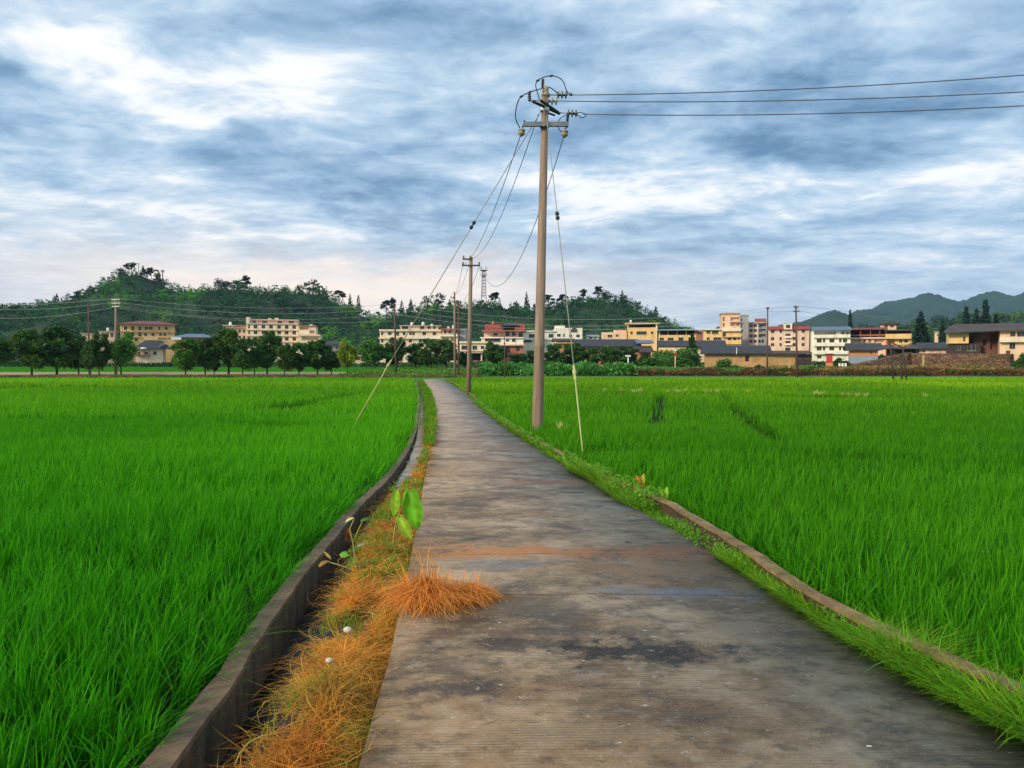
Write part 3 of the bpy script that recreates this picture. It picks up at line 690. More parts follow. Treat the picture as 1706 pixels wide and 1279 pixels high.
def plants():
    b = at(655, 925, -.05); e = empty('taro_plant', b, 'upright young taro with three heart-shaped leaves, one big and dark green, beside the path', 'plant')
    Yb = b.y
    def loc(px, py, dy=0): return P(px, py, Yb + dy) - b
    def stem(pts, r, nm='stalk', mat=None): MB().tube(pts, r, 7).build(nm, mat or M['stalk'], e, True)
    stem([(0, 0, 0), loc(656, 895), loc(661, 862), loc(668, 848)], [.009, .008, .006, .004])
    stem([loc(657, 890), loc(664, 884), loc(668, 880)], [.005, .004, .003])
    stem([loc(662, 860), loc(661, 850), loc(662, 832)], [.005, .004, .003])
    s = P(684, 870, Yb).z; unit = (P(684, 820, Yb) - P(684, 870, Yb)).length / 50
    L1 = link('leaf', leaf_mesh(66 * unit, 40 * unit, (.13, .33, .02), .12, .12), M['weed'], e); orient(L1, loc(686, 832, .02), (-.25, -1, .25), (.12, .05, -1)); L1['label'] = 'large darker green leaf'
    L2 = link('leaf', leaf_mesh(42 * unit, 18 * unit, (.33, .52, .04), .4, .2), M['weed'], e); orient(L2, loc(659, 828, -.02), (.35, -1, .1), (-.05, -.05, -1))
    L3 = link('leaf', leaf_mesh(40 * unit, 22 * unit, (.36, .54, .05), .4, .35), M['weed'], e); orient(L3, loc(670, 870, -.04), (-.2, -1, .5), (.5, -.1, -1))
    L4 = link('leaf', leaf_mesh(26 * unit, 7 * unit, (.33, .5, .05), .5, .1, False), M['weed'], e); orient(L4, loc(668, 843, 0), (-.6, -1, .1), (.25, 0, 1))
    # wilting plant hanging over the ditch
    b2 = at(598, 958, -.08); e2 = empty('wilted_plant', b2, 'wilting weed with a drooping brown head leaning over the ditch', 'plant'); Y2 = b2.y
    def l2(px, py, dy=0): return P(px, py, Y2 + dy) - b2
    for pts, r in (([(0, 0, 0), l2(592, 935), l2(588, 905), l2(583, 880), l2(590, 864)], .008), ([(0, 0, 0), l2(585, 948), l2(568, 942), l2(548, 936)], .006), ([l2(588, 905), l2(596, 885), l2(604, 868)], .005)):
        MB().tube(pts, [r, r * .9, r * .75, r * .6, r * .45][:len(pts)], 6).build('stalk', M['stalk'], e2, True)
    for (px, py, L, W, col, up, nm) in ((583, 878, 26, 15, (.30, .10, .04), (-.3, 0, -1), 'withered_leaf'), (578, 884, 22, 12, (.26, .08, .03), (.1, 0, -1), 'withered_leaf'), (548, 934, 32, 12, (.45, .32, .10), (-1, 0, -.35), 'withered_leaf'), (552, 932, 20, 8, (.4, .28, .08), (-.4, -.2, .6), 'withered_leaf'),
                                 (590, 862, 24, 9, (.55, .50, .30), (-.9, 0, -.25), 'leaf'), (600, 868, 18, 10, (.12, .25, .05), (.6, 0, .3), 'leaf'), (582, 925, 22, 18, (.16, .36, .06), (-.7, 0, .1), 'leaf'), (594, 910, 18, 8, (.5, .5, .3), (.7, 0, .3), 'leaf'), (590, 945, 26, 9, (.2, .36, .05), (-.3, 0, 1), 'leaf')):
        u = unit * Y2 / Yb; o = link(nm, leaf_mesh(L * u * .85, W * u * .62, col, .6, .7, False), M['weed'], e2); orient(o, l2(px, py), (random.uniform(-.3, .3), -1, .4), up)
    # small ones on the right verge
    for (px, py, lab, cols, k) in ((1069, 826, 'small plant with one upright yellow-brown leaf at the right edge of the path', ((.45, .33, .06), (.5, .26, .04)), 1.0), (1108, 848, 'small pale green taro seedling at the start of the exposed kerb', ((.30, .48, .05), (.24, .42, .05)), 1.0), (1045, 830, 'low yellowing weed leaning onto the path edge', ((.5, .42, .05), (.42, .40, .06)), .7)):
        b3 = at(px, py, -.03); e3 = empty('small_plant', b3, lab, 'plant', 'small plants on the right verge'); u = b3.y / F
        MB().tube([(0, 0, 0), (.01, 0, 10 * u * k), (0, 0, 20 * u * k)], [.006, .005, .003], 6).build('stalk', M['stalk'], e3, True)
        for i, cl in enumerate(cols + cols):
            o = link('leaf', leaf_mesh(22 * u * k, 11 * u * k, cl, .25, .2, i % 2 == 0), M['weed'], e3); orient(o, Vector((0, 0, (20 - 5 * i) * u * k)), (random.uniform(-.5, .5), -1, .3), ((-1) ** i * (.15 + .35 * i), 0, 1.0 - .5 * (i > 1)))
    # grass stem arching over the ditch at the bottom edge
    q = at(461, 1222, .03); pts = [(461, 1222, 0), (436, 1226, .0), (415, 1237, -.03), (400, 1254, -.08), (391, 1275, -.12)]
    st = MB().tube([P(a, b_, q.y + d) - q for a, b_, d in pts], [.003, .004, .0045, .004, .003], 7).build('grass_stem', M['stalk'], None, True); st.location = q
    tag(st, 'single pale green stem arching out of the straw over the ditch at the bottom edge', 'grass stem')
M['stalk'] = simple('green_stalk', (.30, .30, .06), .6, .15, 10)
plants()
# pale pebbles and bits
def pebble(px, py, rx, ry, rz, label, mat, dz=0.0, name='white_pebble', cat='stone'):
    q = at(px, py, dz); mb = MB(); n, m = 10, 6; vs = []
    for j in range(m + 1):
        th = math.pi * j / m
        for i in range(n):
            a = 2 * math.pi * i / n; k = random.uniform(.88, 1.1)
            vs.append((rx * math.sin(th) * math.cos(a) * k, ry * math.sin(th) * math.sin(a) * k, rz * (.6 + math.cos(th))))
    mb.add(vs, [(j * n + i, j * n + (i + 1) % n, (j + 1) * n + (i + 1) % n, (j + 1) * n + i) for j in range(m) for i in range(n)])
    o = mb.build(name, mat, None, True); o.location = q; return tag(o, label, cat)
pebble(579, 1052, .026, .02, .018, 'pale rounded stone half buried in the dry grass, the farther one', M['whitestone'], .02)
pebble(548, 1103, .021, .018, .015, 'small round pale stone in the dry grass, nearer the camera', M['whitestone'], .02)
pebble(1448, 1246, .022, .012, .006, 'flat white stone chip lying on the path at lower right', M['whitestone'])
pebble(757, 1001, .02, .012, .008, 'grey stone chip under the straw tuft', M['greyc'])
def twig(px, py, L, label, rz=0.0):
    q = at(px, py, .006); mb = MB().tube([(-L, 0, 0), (-L * .3, .01, .006), (L * .3, -.006, .004), (L, .008, .002)], [.003, .005, .006, .002], 6)
    mb.tube([(L * .1, 0, .004), (L * .3, .03, .01)], [.004, .001], 5)
    o = mb.build('twig', M['wood'], None, True); o.location = q; o.rotation_euler.z = rz; tag(o, label, 'twig', 'fallen twigs on the path')
twig(808, 820, .07, 'short dark twig lying on the path near its left side, level with the taro')
twig(957, 821, .13, 'longer dark twig lying near the right edge of the path', .1)
twig(1046, 904, .04, 'tiny reddish twig lying mid-path before the rusty stain', .2)


# ------------------------------------------------------------------ trees
def clump_pts(cen, rad, n):
    """points filling clumps, dense near their skins"""
    k = len(cen); p = rad ** 2; i = rng.choice(k, n, p=p / p.sum()); d = rng.normal(0, 1, (n, 3)); d /= np.linalg.norm(d, axis=1)[:, None]
    r = rad[i] * rng.random(n) ** .45 * rng.uniform(.85, 1.18, n)
    q = cen[i] + d * r[:, None] * np.array([1, 1, .82]); return q, i
def crown(kind, n, seed):
    """unit tree: height 1, returns leaf points, clump id count"""
    global rng
    keep = rng; rng = np.random.default_rng(seed)
    if kind == 'broad':
        k = 34; t = rng.random(k); hh = .25 + .64 * t; wr = .31 * np.sin(np.pi * np.clip((hh - .12) / .92, 0, 1)) ** .65; a = rng.uniform(0, 6.3, k)
        rr = wr * rng.uniform(.35, 1.0, k); cen = np.stack([rr * np.cos(a), rr * np.sin(a), hh], -1); rad = rng.uniform(.10, .165, k) * (1.15 - .45 * t)
    elif kind == 'cone':
        k = 44; t = (np.arange(k) + .5) / k; hh = .16 + .80 * t; wr = .27 * (1 - t) ** .85 + .012; a = np.arange(k) * 2.4 + rng.normal(0, .3, k)
        rr = wr * rng.uniform(.45, 1.0, k); cen = np.stack([rr * np.cos(a), rr * np.sin(a), hh - rr * .25], -1); rad = .035 + .075 * (1 - t) * rng.uniform(.6, 1.2, k)
    elif kind == 'pine':
        k = 13; t = rng.random(k); hh = .5 + .44 * t; a = rng.uniform(0, 6.3, k); rr = (.24 - .16 * t) * rng.uniform(.2, 1.1, k)
        cen = np.stack([rr * np.cos(a), rr * np.sin(a), hh], -1); rad = rng.uniform(.05, .10, k)
    else:
        k = 18; a = rng.uniform(0, 6.3, k); rr = .42 * np.sqrt(rng.random(k)); hh = .12 + .62 * rng.random(k) * (1 - (rr / .5) ** 2)
        cen = np.stack([rr * np.cos(a), rr * np.sin(a), hh], -1); rad = rng.uniform(.13, .24, k)
    q, i = clump_pts(cen, rad, n); tone = rng.uniform(.65, 1.35, k)[i]; q[:, 2] = np.maximum(q[:, 2], .01)
    rng = keep
    return q, tone, cen
GREENS = {'dark': (.042, .118, .018), 'mid': (.062, .175, .022), 'light': (.10, .22, .02), 'conifer': (.012, .042, .018), 'yellowgreen': (.16, .27, .02)}
def tree_mesh(kind, tone, n, size, seed):
    q, t, cen = crown(kind, n, seed)
    c = np.array(GREENS[tone])[None] * t[:, None] * rng.uniform(.7, 1.35, (len(q), 1))
    c[:, 0] *= rng.uniform(.8, 1.5, len(q))
    V, Fq, cc = leaf_quads(q, size, c, .2 if kind != 'cone' else .45)
    me = np_mesh('crown', V, Fq, cc); me.materials.append(M['leaf'])
    mb = MB(); r0 = {'broad': .019, 'cone': .014, 'pine': .011, 'bush': .014}[kind]; top = {'broad': .8, 'cone': .96, 'pine': .9, 'bush': .4}[kind]
    rs = random.Random(seed)
    mb.tube([(0, 0, -.02), (rs.uniform(-.008, .008), 0, .15), (rs.uniform(-.015, .015), rs.uniform(-.01, .01), .4), (0, 0, top)], [r0 * 1.25, r0, r0 * .75, r0 * .2], 8)
    for j, cc_ in enumerate(cen[:9]):
        z0 = max(.1, min(cc_[2] * .6, .55)) if kind != 'cone' else cc_[2]
        mb.tube([(0, 0, z0), (cc_[0] * .5, cc_[1] * .5, z0 * .45 + cc_[2] * .55), tuple(cc_)], [r0 * .5, r0 * .3, r0 * .1], 5)
    tm = bpy.data.meshes.new('trunk'); tm.from_pydata(mb.v, [], mb.f); tm.materials.append(M['bark'])
    return me, tm
PROTO = {}
def proto(kind, tone, n, size, k):
    key = (kind, tone, n, k)
    if key not in PROTO: PROTO[key] = tree_mesh(kind, tone, n, size, 100 + k * 7 + len(kind))
    return PROTO[key]
def plant_tree(kind, tone, X, Y, z, H, Wd, label, group, n=5200, size=.034, k=0, name=None, cat='tree', rz=None):
    me, tm = proto(kind, tone, n, size, k)
    nm = name or {'broad': 'roadside_tree', 'cone': 'conifer_tree', 'pine': 'pine_tree', 'bush': 'bush'}[kind]
    e = empty(nm, (X, Y, z), label, cat, group, random.uniform(0, 6.3) if rz is None else rz)
    base = {'broad': .74, 'cone': .58, 'pine': .5, 'bush': 1.05}[kind]
    for m_, nn in ((tm, 'trunk'), (me, 'crown')):
        o = link(nn, m_, None, e); o.scale = (Wd / base, Wd / base, H)
    return e
ROW = 'trees planted in a row along the bank path'
ROWL = [(-2, 560, 50, 'dark', 'cropped dark tree at the left picture edge, first of the bank row'),
        (53, 546, 66, 'mid', 'wide tree left of the tallest pair at the start of the bank row'), (95, 543, 72, 'dark', 'broad dark tree with the tallest crown in the left cluster of six'),
        (131, 558, 44, 'dark', 'narrow dark tree right of the broad one in the left cluster'), (151, 566, 34, 'dark', 'small slim tree just under the thin left power pole'),
        (165, 554, 42, 'dark', 'slim dark tree between the thin pole and the banded pole'), (202, 553, 50, 'mid', 'round brighter green tree in front of the small yellow house wing'),
        (309, 562, 56, 'mid', 'round tree before the blue-roofed house, left end of the long row'), (342, 563, 44, 'dark', 'dark tree before the right end of the blue-roofed house'),
        (357, 575, 30, 'dark', 'thin dark tree squeezed left of the big bright-topped one'), (381, 546, 66, 'mid', 'tall bright-topped tree before the left wing of the cream block'),
        (404, 562, 44, 'dark', 'dark tree touching the right side of the tall bright-topped one'), (424, 572, 36, 'dark', 'small dark tree before the left part of the cream block'),
        (445, 550, 56, 'dark', 'pointed dark tree hiding the middle of the cream block'), (474, 574, 34, 'dark', 'small dark tree right of the pointed one'),
        (498, 571, 42, 'dark', 'dark tree before the right part of the cream block'), (529, 565, 52, 'dark', 'wide dark tree before the balconies of the right wing'),
        (552, 577, 36, 'dark', 'low dark tree next to the yellow-green one'), (579, 565, 34, 'yellowgreen', 'single yellow-green tree at the right end of the row')]
for i, (px, py, wpx, tone, lab) in enumerate(ROWL):
    Y = 101.5 + (i * 37 % 7) * .9; b = P(px, 620, Y); z = float(g(Y)); top = P(px, py - 3, Y).z
    plant_tree('broad', tone, b.x, Y, z, (top - z), wpx / F * Y * .92, lab, ROW, k=i % 6)
MIDT = [(624, 568, 56, 'mid', 'leafy tree left of the wooden pole beside the cream houses', 150), (660, 562, 38, 'dark', 'dark tree rising right behind the wooden pole', 152), (693, 572, 36, 'dark', 'round dark tree before the middle of the cream block left of the path', 154),
        (718, 564, 42, 'dark', 'tall dark tree before the balconies left of the two concrete poles', 150), (744, 565, 40, 'dark', 'dark tree just left of the farther concrete pole', 148), (775, 586, 26, 'dark', 'small dark tree between the two farther concrete poles', 152),
        (825, 568, 34, 'dark', 'tall oval dark tree in front of the red-roofed house', 138), (862, 590, 34, 'dark', 'low dark tree right of the oval one', 142), (888, 585, 30, 'dark', 'dark tree half hidden behind the main concrete pole', 145),
        (922, 574, 42, 'dark', 'dark round tree just right of the main pole', 142), (955, 572, 46, 'dark', 'dark tree crossed by the right guy wire', 145), (982, 580, 36, 'dark', 'dark tree before the left part of the long dark roof', 143),
        (1018, 577, 44, 'dark', 'round dark tree before the middle of the long dark roof', 142), (1047, 578, 36, 'dark', 'dark tree behind the white-headed lamp post', 144)]
for i, (px, py, wpx, tone, lab, Y) in enumerate(MIDT):
    b = P(px, 612, Y); z = float(g(Y)); top = P(px, py - 3, Y).z
    plant_tree('broad', tone, b.x, Y, z, top - z, wpx / F * Y * 1.1, lab, 'dark trees along the near edge of the village', k=i % 6)
SH = [('bush', 'mid', 1118, 566, 92, 150, 'large rounded green bush before the long yellow house', 'broadleaf_shrub'), ('cone', 'dark', 1153, 556, 30, 156, 'dark pointed tree at the right side of the large rounded bush', None), ('bush', 'dark', 1078, 585, 36, 160, 'low dark bush left of the large rounded one', 'broadleaf_shrub'),
      ('bush', 'mid', 1208, 593, 44, 118, 'round low dark green bush before the long earth wall', 'broadleaf_shrub'), ('bush', 'light', 1343, 603, 40, 112, 'bright green low bush right of the two thin poles', 'broadleaf_shrub'), ('bush', 'dark', 1262, 604, 22, 130, 'small dark bush before the doorway in the earth wall', 'broadleaf_shrub'),
      ('bush', 'dark', 1406, 588, 37, 125, 'clipped dark round bush beside the red kiosk', 'broadleaf_shrub'), ('bush', 'mid', 1473, 586, 34, 150, 'green bush leaning over the stone embankment', 'broadleaf_shrub'), ('bush', 'dark', 1702, 574, 34, 118, 'dark green tree cropped by the right picture edge', 'broadleaf_shrub'), ('bush', 'mid', 1640, 614, 14, 112, 'little bush at the foot of the stone wall', 'broadleaf_shrub'),
      ('cone', 'conifer', 1415, 515, 17, 270, 'slim dark conifer standing behind the white house', None), ('cone', 'conifer', 1533, 518, 40, 175, 'big dark conifer between the yellow house and the brown-roofed farmhouse', None), ('cone', 'conifer', 1569, 532, 22, 240, 'smaller conifer right behind the big one', None),
      ('cone', 'conifer', 1608, 509, 30, 300, 'dark conifer left of the tallest one behind the farmhouse roof', None), ('cone', 'conifer', 1640, 498, 34, 300, 'tallest dark conifer behind the farmhouse roof', None), ('cone', 'conifer', 1658, 522, 30, 305, 'dark conifer at the right of the group behind the farmhouse roof', None), ('cone', 'conifer', 1625, 512, 26, 290, 'middle conifer in the group behind the farmhouse roof', None),
      ('cone', 'conifer', 1443, 538, 8, 330, 'tiny distant conifer above the balcony house', None), ('broad', 'mid', 815, 558, 40, 290, 'green tree between the grey gable and the red-roofed house', None), ('bush', 'mid', 40, 600, 60, 190, 'long low shrub beyond the first trees at the left', 'broadleaf_shrub')]
for i, (kind, tone, px, py, wpx, Y, lab, nm) in enumerate(SH):
    b = P(px, 612, Y); z = float(g(Y)); top = P(px, py - 2, Y).z
    grp = {'bush': 'bushes around the village edge', 'cone': 'conifers rising behind the houses', 'broad': None}[kind]
    plant_tree(kind, tone, b.x, Y, z, top - z, wpx / F * Y * (1.0 if kind != 'bush' else 1.0), lab, grp, n=4200, size=.04 if kind == 'bush' else .03, k=i % 4, name=nm, cat='bush' if kind == 'bush' else 'tree')


# ------------------------------------------------------------------ hills and forests
def ridge(pts, Yr, tree_h, seed, back=170, front=140, spread_tree=7.0, name='hill', kindmix=None, foot=None, tag_label='', q_n=110, q_s=.075, density=1.0, tint=None, skip_below=None):
    px = np.array([p[0] for p in pts], float); zz = np.array([P(p[0], p[1], Yr).z for p in pts]); xx = (px - CX) / F * Yr
    gz = float(g(Yr)) - 1
    def H(X, Y):
        top = np.interp(X, xx, zz) - tree_h
        t = (Y - Yr); s = np.where(t < 0, 1 + t / front, 1 - t / back); s = np.clip(s, 0, 1); s = s * s * (3 - 2 * s) * .45 + s * .55
        n = (vnoise(X + 5000, Y + 5000, 45, seed) - .5) * 9 * np.sin(np.pi * np.clip(s, 0, 1)) * (tree_h / 6)
        return gz + (top - gz) * s + n
    xs = np.linspace(xx[0], xx[-1], 150); ys = np.linspace(Yr - front, Yr + back, 40); X, Y = np.meshgrid(xs, ys)
    V = np.stack([X, Y, H(X, Y)], -1).reshape(-1, 3); n = len(xs); i = np.arange(len(ys) - 1)[:, None] * n + np.arange(n - 1)[None]
    o = link(name, np_mesh(name, V, np.stack([i, i + 1, i + n + 1, i + n], -1).reshape(-1, 4), smooth=True), M['hillside']); tag(o, kind='structure')
    return H, xx
M['hillside'] = simple('wooded_hillside', (.018, .045, .014), .95, .4, .03, .8, bscale=.25)
def forest(H, x0, x1, Yr, front, tree_h, spacing, seed, label, kinds, q_n, q_s, tintf, yback=12):
    r = np.random.default_rng(seed); nx = int((x1 - x0) / spacing); ny = int((front + yback) / spacing)
    X, Y = np.meshgrid(np.linspace(x0, x1, nx), np.linspace(Yr - front + 4, Yr + yback, ny)); X = (X + r.normal(0, spacing * .3, X.shape)).ravel(); Y = (Y + r.normal(0, spacing * .3, Y.shape)).ravel()
    protos = []
    for k in range(7):
        kd = kinds[k % len(kinds)]; q, t, _ = crown(kd, q_n, seed + k * 3); v, f, c = leaf_quads(q, q_s, np.repeat(t[:, None], 3, 1), .1); protos.append((v, f, c, kd))
    Z = H(X, Y); out = []
    for k in range(7):
        idx = np.where(r.integers(0, 7, len(X)) == k)[0] if False else np.arange(k, len(X), 7)
        v, f, c, kd = protos[k]; m = len(idx)
        a = r.uniform(0, 6.3, m); s = tree_h * r.uniform(.65, 1.3, m); w = s * r.uniform(1.0, 1.35, m) * (1.45 if kd != 'cone' else .9)
        ca, sa = np.cos(a)[:, None], np.sin(a)[:, None]
        vx = (v[None, :, 0] * ca - v[None, :, 1] * sa) * w[:, None] + X[idx][:, None]; vy = (v[None, :, 0] * sa + v[None, :, 1] * ca) * w[:, None] + Y[idx][:, None]
        vz = (v[None, :, 2]) * s[:, None] + Z[idx][:, None] - .25 * s[:, None]
        base = tintf(X[idx], Y[idx], r)
        cc = c[None] * base[:, None, :] * np.random.default_rng(k).uniform(.75, 1.3, (m, 1, 1))
        out.append((np.stack([vx, vy, vz], -1).reshape(-1, 3), (f[None] + (np.arange(m) * len(v))[:, None, None]).reshape(-1, 4), cc.reshape(-1, 3)))
    V, Fq, cc = merge(out)
    tag(link('forest', np_mesh('forest', V, Fq, cc), M['leaf']), label, 'forest', None, 'stuff')
def tint_left(X, Y, r):
    n = vnoise(X + 5000, Y + 5000, 28, 77); n2 = vnoise(X + 5000, Y + 5000, 14, 78); m = len(X)
    c = np.tile(np.array([.024, .078, .024]), (m, 1)) * (1 + .5 * n[:, None])
    b = (n > .55) & (n2 > .4); c[b] = np.array([.065, .185, .022]); c[n2 > .86] = np.array([.10, .21, .025])
    return c * r.uniform(.7, 1.35, (m, 1))
RP1 = [(-700, 530), (-400, 520), (-150, 512), (0, 512), (60, 510), (100, 500), (140, 494), (165, 484), (185, 470), (200, 457), (215, 446), (235, 445), (262, 456), (290, 472), (315, 480), (340, 482), (365, 472), (400, 470), (430, 480), (470, 477), (505, 476), (530, 478), (560, 492), (590, 508), (620, 520), (650, 519), (690, 512), (740, 503), (790, 500), (830, 500), (865, 505), (900, 506), (930, 504), (955, 494), (985, 490), (1020, 492), (1045, 497), (1070, 510), (1095, 522), (1125, 536), (1150, 545), (1200, 570), (1230, 590)]
RP1 = [(a, b_ - (14 if a < 160 else 9)) for a, b_ in RP1]
H1, xr1 = ridge(RP1, 440, 7.5, 3, front=125, back=160)
forest(H1, (-300 - CX) / F * 440, (1215 - CX) / F * 440, 440, 120, 7.5, 6.3, 5, 'dark green wood covering the long hill behind the village', ['broad', 'cone', 'broad', 'cone', 'bush', 'cone', 'pine'], 210, .046, tint_left)
RP2 = [(1080, 600), (1150, 575), (1220, 556), (1300, 545), (1380, 537), (1470, 534), (1540, 526), (1590, 515), (1640, 512), (1706, 515), (1800, 512), (2100, 520), (2500, 560)]
H2, xr2 = ridge(RP2, 620, 8, 9, front=150, back=180)
def tint_right(X, Y, r):
    n = vnoise(X + 5000, Y + 5000, 40, 87); m = len(X); c = np.tile(np.array([.030, .085, .018]), (m, 1)) * (1 + .5 * n[:, None]); c[n > .5] = np.array([.07, .17, .02]); return c * r.uniform(.7, 1.3, (m, 1))
forest(H2, (1120 - CX) / F * 620, (2000 - CX) / F * 620, 620, 140, 8, 8.5, 15, 'lighter green wood on the low hill at the right', ['broad', 'bush', 'broad', 'bush'], 80, .085, tint_right)
# skyline trees one can tell apart
SKY = [(222, 441, 452, 'tallest dark pine on the summit of the left hill', 'pine'), (206, 450, 462, 'bushy pine just left of the summit', 'broad'), (241, 448, 462, 'dark pine right of the summit', 'cone'), (254, 450, 464, 'second dark pine right of the summit', 'pine'), (266, 454, 468, 'pine beside the small mast on the right shoulder of the summit', 'cone'), (143, 486, 500, 'lone pointed tree on the left shoulder of the hill', 'broad'),
       (97, 494, 506, 'slim dark conifer on the far-left ridge', 'cone'), (131, 489, 504, 'slim conifer left of the lone pointed tree', 'cone'), (168, 480, 496, 'bushy tree low on the left flank of the summit', 'broad'), (371, 467, 480, 'wide-crowned tree on the ridge above the left wing of the cream block', 'broad'), (412, 464, 480, 'pair-topped tree on the ridge above the cream block', 'pine'), (523, 470, 486, 'round-topped tree at the right end of the high ridge', 'broad'),
       (566, 487, 500, 'small dark tree where the ridge starts to drop', 'pine'), (584, 494, 510, 'layered pine standing alone on the falling ridge', 'cone'), (598, 497, 516, 'thin layered conifer at the foot of the falling ridge', 'cone'), (644, 503, 524, 'dark tufted pine left of the wooden pole', 'pine'), (655, 501, 522, 'dark tufted pine right behind the wooden pole', 'pine'), (670, 506, 520, 'small pointed tree in the low saddle', 'cone'),
       (685, 502, 520, 'pointed conifer right of the saddle', 'cone'), (730, 491, 508, 'round dark tree left of the farther concrete poles', 'broad'), (712, 497, 512, 'dark tree on the ridge crossed by the left guy wire', 'broad'), (825, 490, 506, 'dark tree right of the lattice tower', 'pine'), (877, 491, 512, 'sharp spire-like conifer left of the main pole', 'cone'), (914, 496, 512, 'small open-crowned pine right of the main pole', 'pine'), (937, 494, 510, 'open-crowned pine by the right guy wire', 'pine'),
       (972, 487, 502, 'tall pine at the left of the right knoll', 'pine'), (997, 482, 500, 'highest pine on the right knoll', 'pine'), (1010, 487, 502, 'second pine on the right knoll', 'broad'), (1036, 488, 504, 'dense dark pine at the right of the knoll', 'cone'), (1092, 516, 530, 'small conifer on the falling right slope', 'cone')]
for i, (px, pt, pb, lab, kd) in enumerate(SKY):
    X = (px - CX) / F * 438; z = float(H1(np.array([X]), np.array([438.0]))[0]) - .5; top = P(px, pt - 6, 438).z
    plant_tree(kd, 'conifer', X, 438, z, max(top - z, 5), {'cone': 4.6, 'pine': 7.5, 'broad': 8.5}[kd] * random.uniform(.9, 1.15), lab, 'trees standing out on the hill skyline', n=420, size=.05, k=i % 3)
# far mountains
def mountain(pts, Yr, front, back, seed, name):
    px = np.array([p[0] for p in pts], float); xx = (px - CX) / F * Yr; zz = np.array([P(p[0], p[1], Yr).z for p in pts])
    xs = np.linspace(xx[0], xx[-1], 420); ys = np.linspace(Yr - front, Yr + back, 70); X, Y = np.meshgrid(xs, ys)
    t = Y - Yr; s = np.clip(np.where(t < 0, 1 + t / front, 1 - t / back), 0, 1)
    top = np.interp(X + (vnoise(X + 9000, Y + 9000, Yr * .08, seed + 2) - .5) * front * .5 * (1 - s), xx, zz)
    nn = sum((np.abs(vnoise(X + 20000, Y + 20000, Yr * .06 / 2 ** k, seed + k) - .5) * 2 - .5) * Yr * .016 / 1.7 ** k for k in range(5))
    Z = top * s ** .9 + nn * np.sin(np.pi * np.clip(s * .86 + .05, 0, 1)) * 1.4
    Z += rng.normal(0, Yr * .0006, Z.shape)
    V = np.stack([X, Y, np.maximum(Z, -6)], -1).reshape(-1, 3); n = len(xs); i = np.arange(len(ys) - 1)[:, None] * n + np.arange(n - 1)[None]
    tag(link(name, np_mesh(name, V, np.stack([i, i + 1, i + n + 1, i + n], -1).reshape(-1, 4), smooth=True), M['mountain']), kind='structure')
M['mountain'] = simple('distant_forest_slope', (.020, .050, .020), .95, .5, .006, 1.0, bscale=.03)
mountain([(900, 600), (1130, 560), (1165, 545), (1200, 552), (1240, 545), (1290, 543), (1335, 532), (1350, 526), (1366, 518), (1383, 512), (1398, 517), (1415, 523), (1450, 522), (1600, 530), (1750, 540), (2300, 560)], 1900, 500, 500, 31, 'mountain')
mountain([(1150, 600), (1350, 545), (1400, 530), (1425, 517), (1436, 513), (1455, 512), (1475, 503), (1500, 498), (1520, 494), (1545, 489), (1562, 492), (1575, 499), (1598, 500), (1620, 492), (1640, 486), (1656, 483), (1672, 487), (1688, 492), (1706, 485), (1740, 480), (1800, 492), (2000, 505), (2400, 560)], 2600, 700, 600, 61, 'mountain')
mountain([(-1500, 540), (-900, 530), (-500, 535), (-200, 538), (100, 545), (400, 560), (700, 575), (900, 600)], 2300, 600, 500, 91, 'mountain')


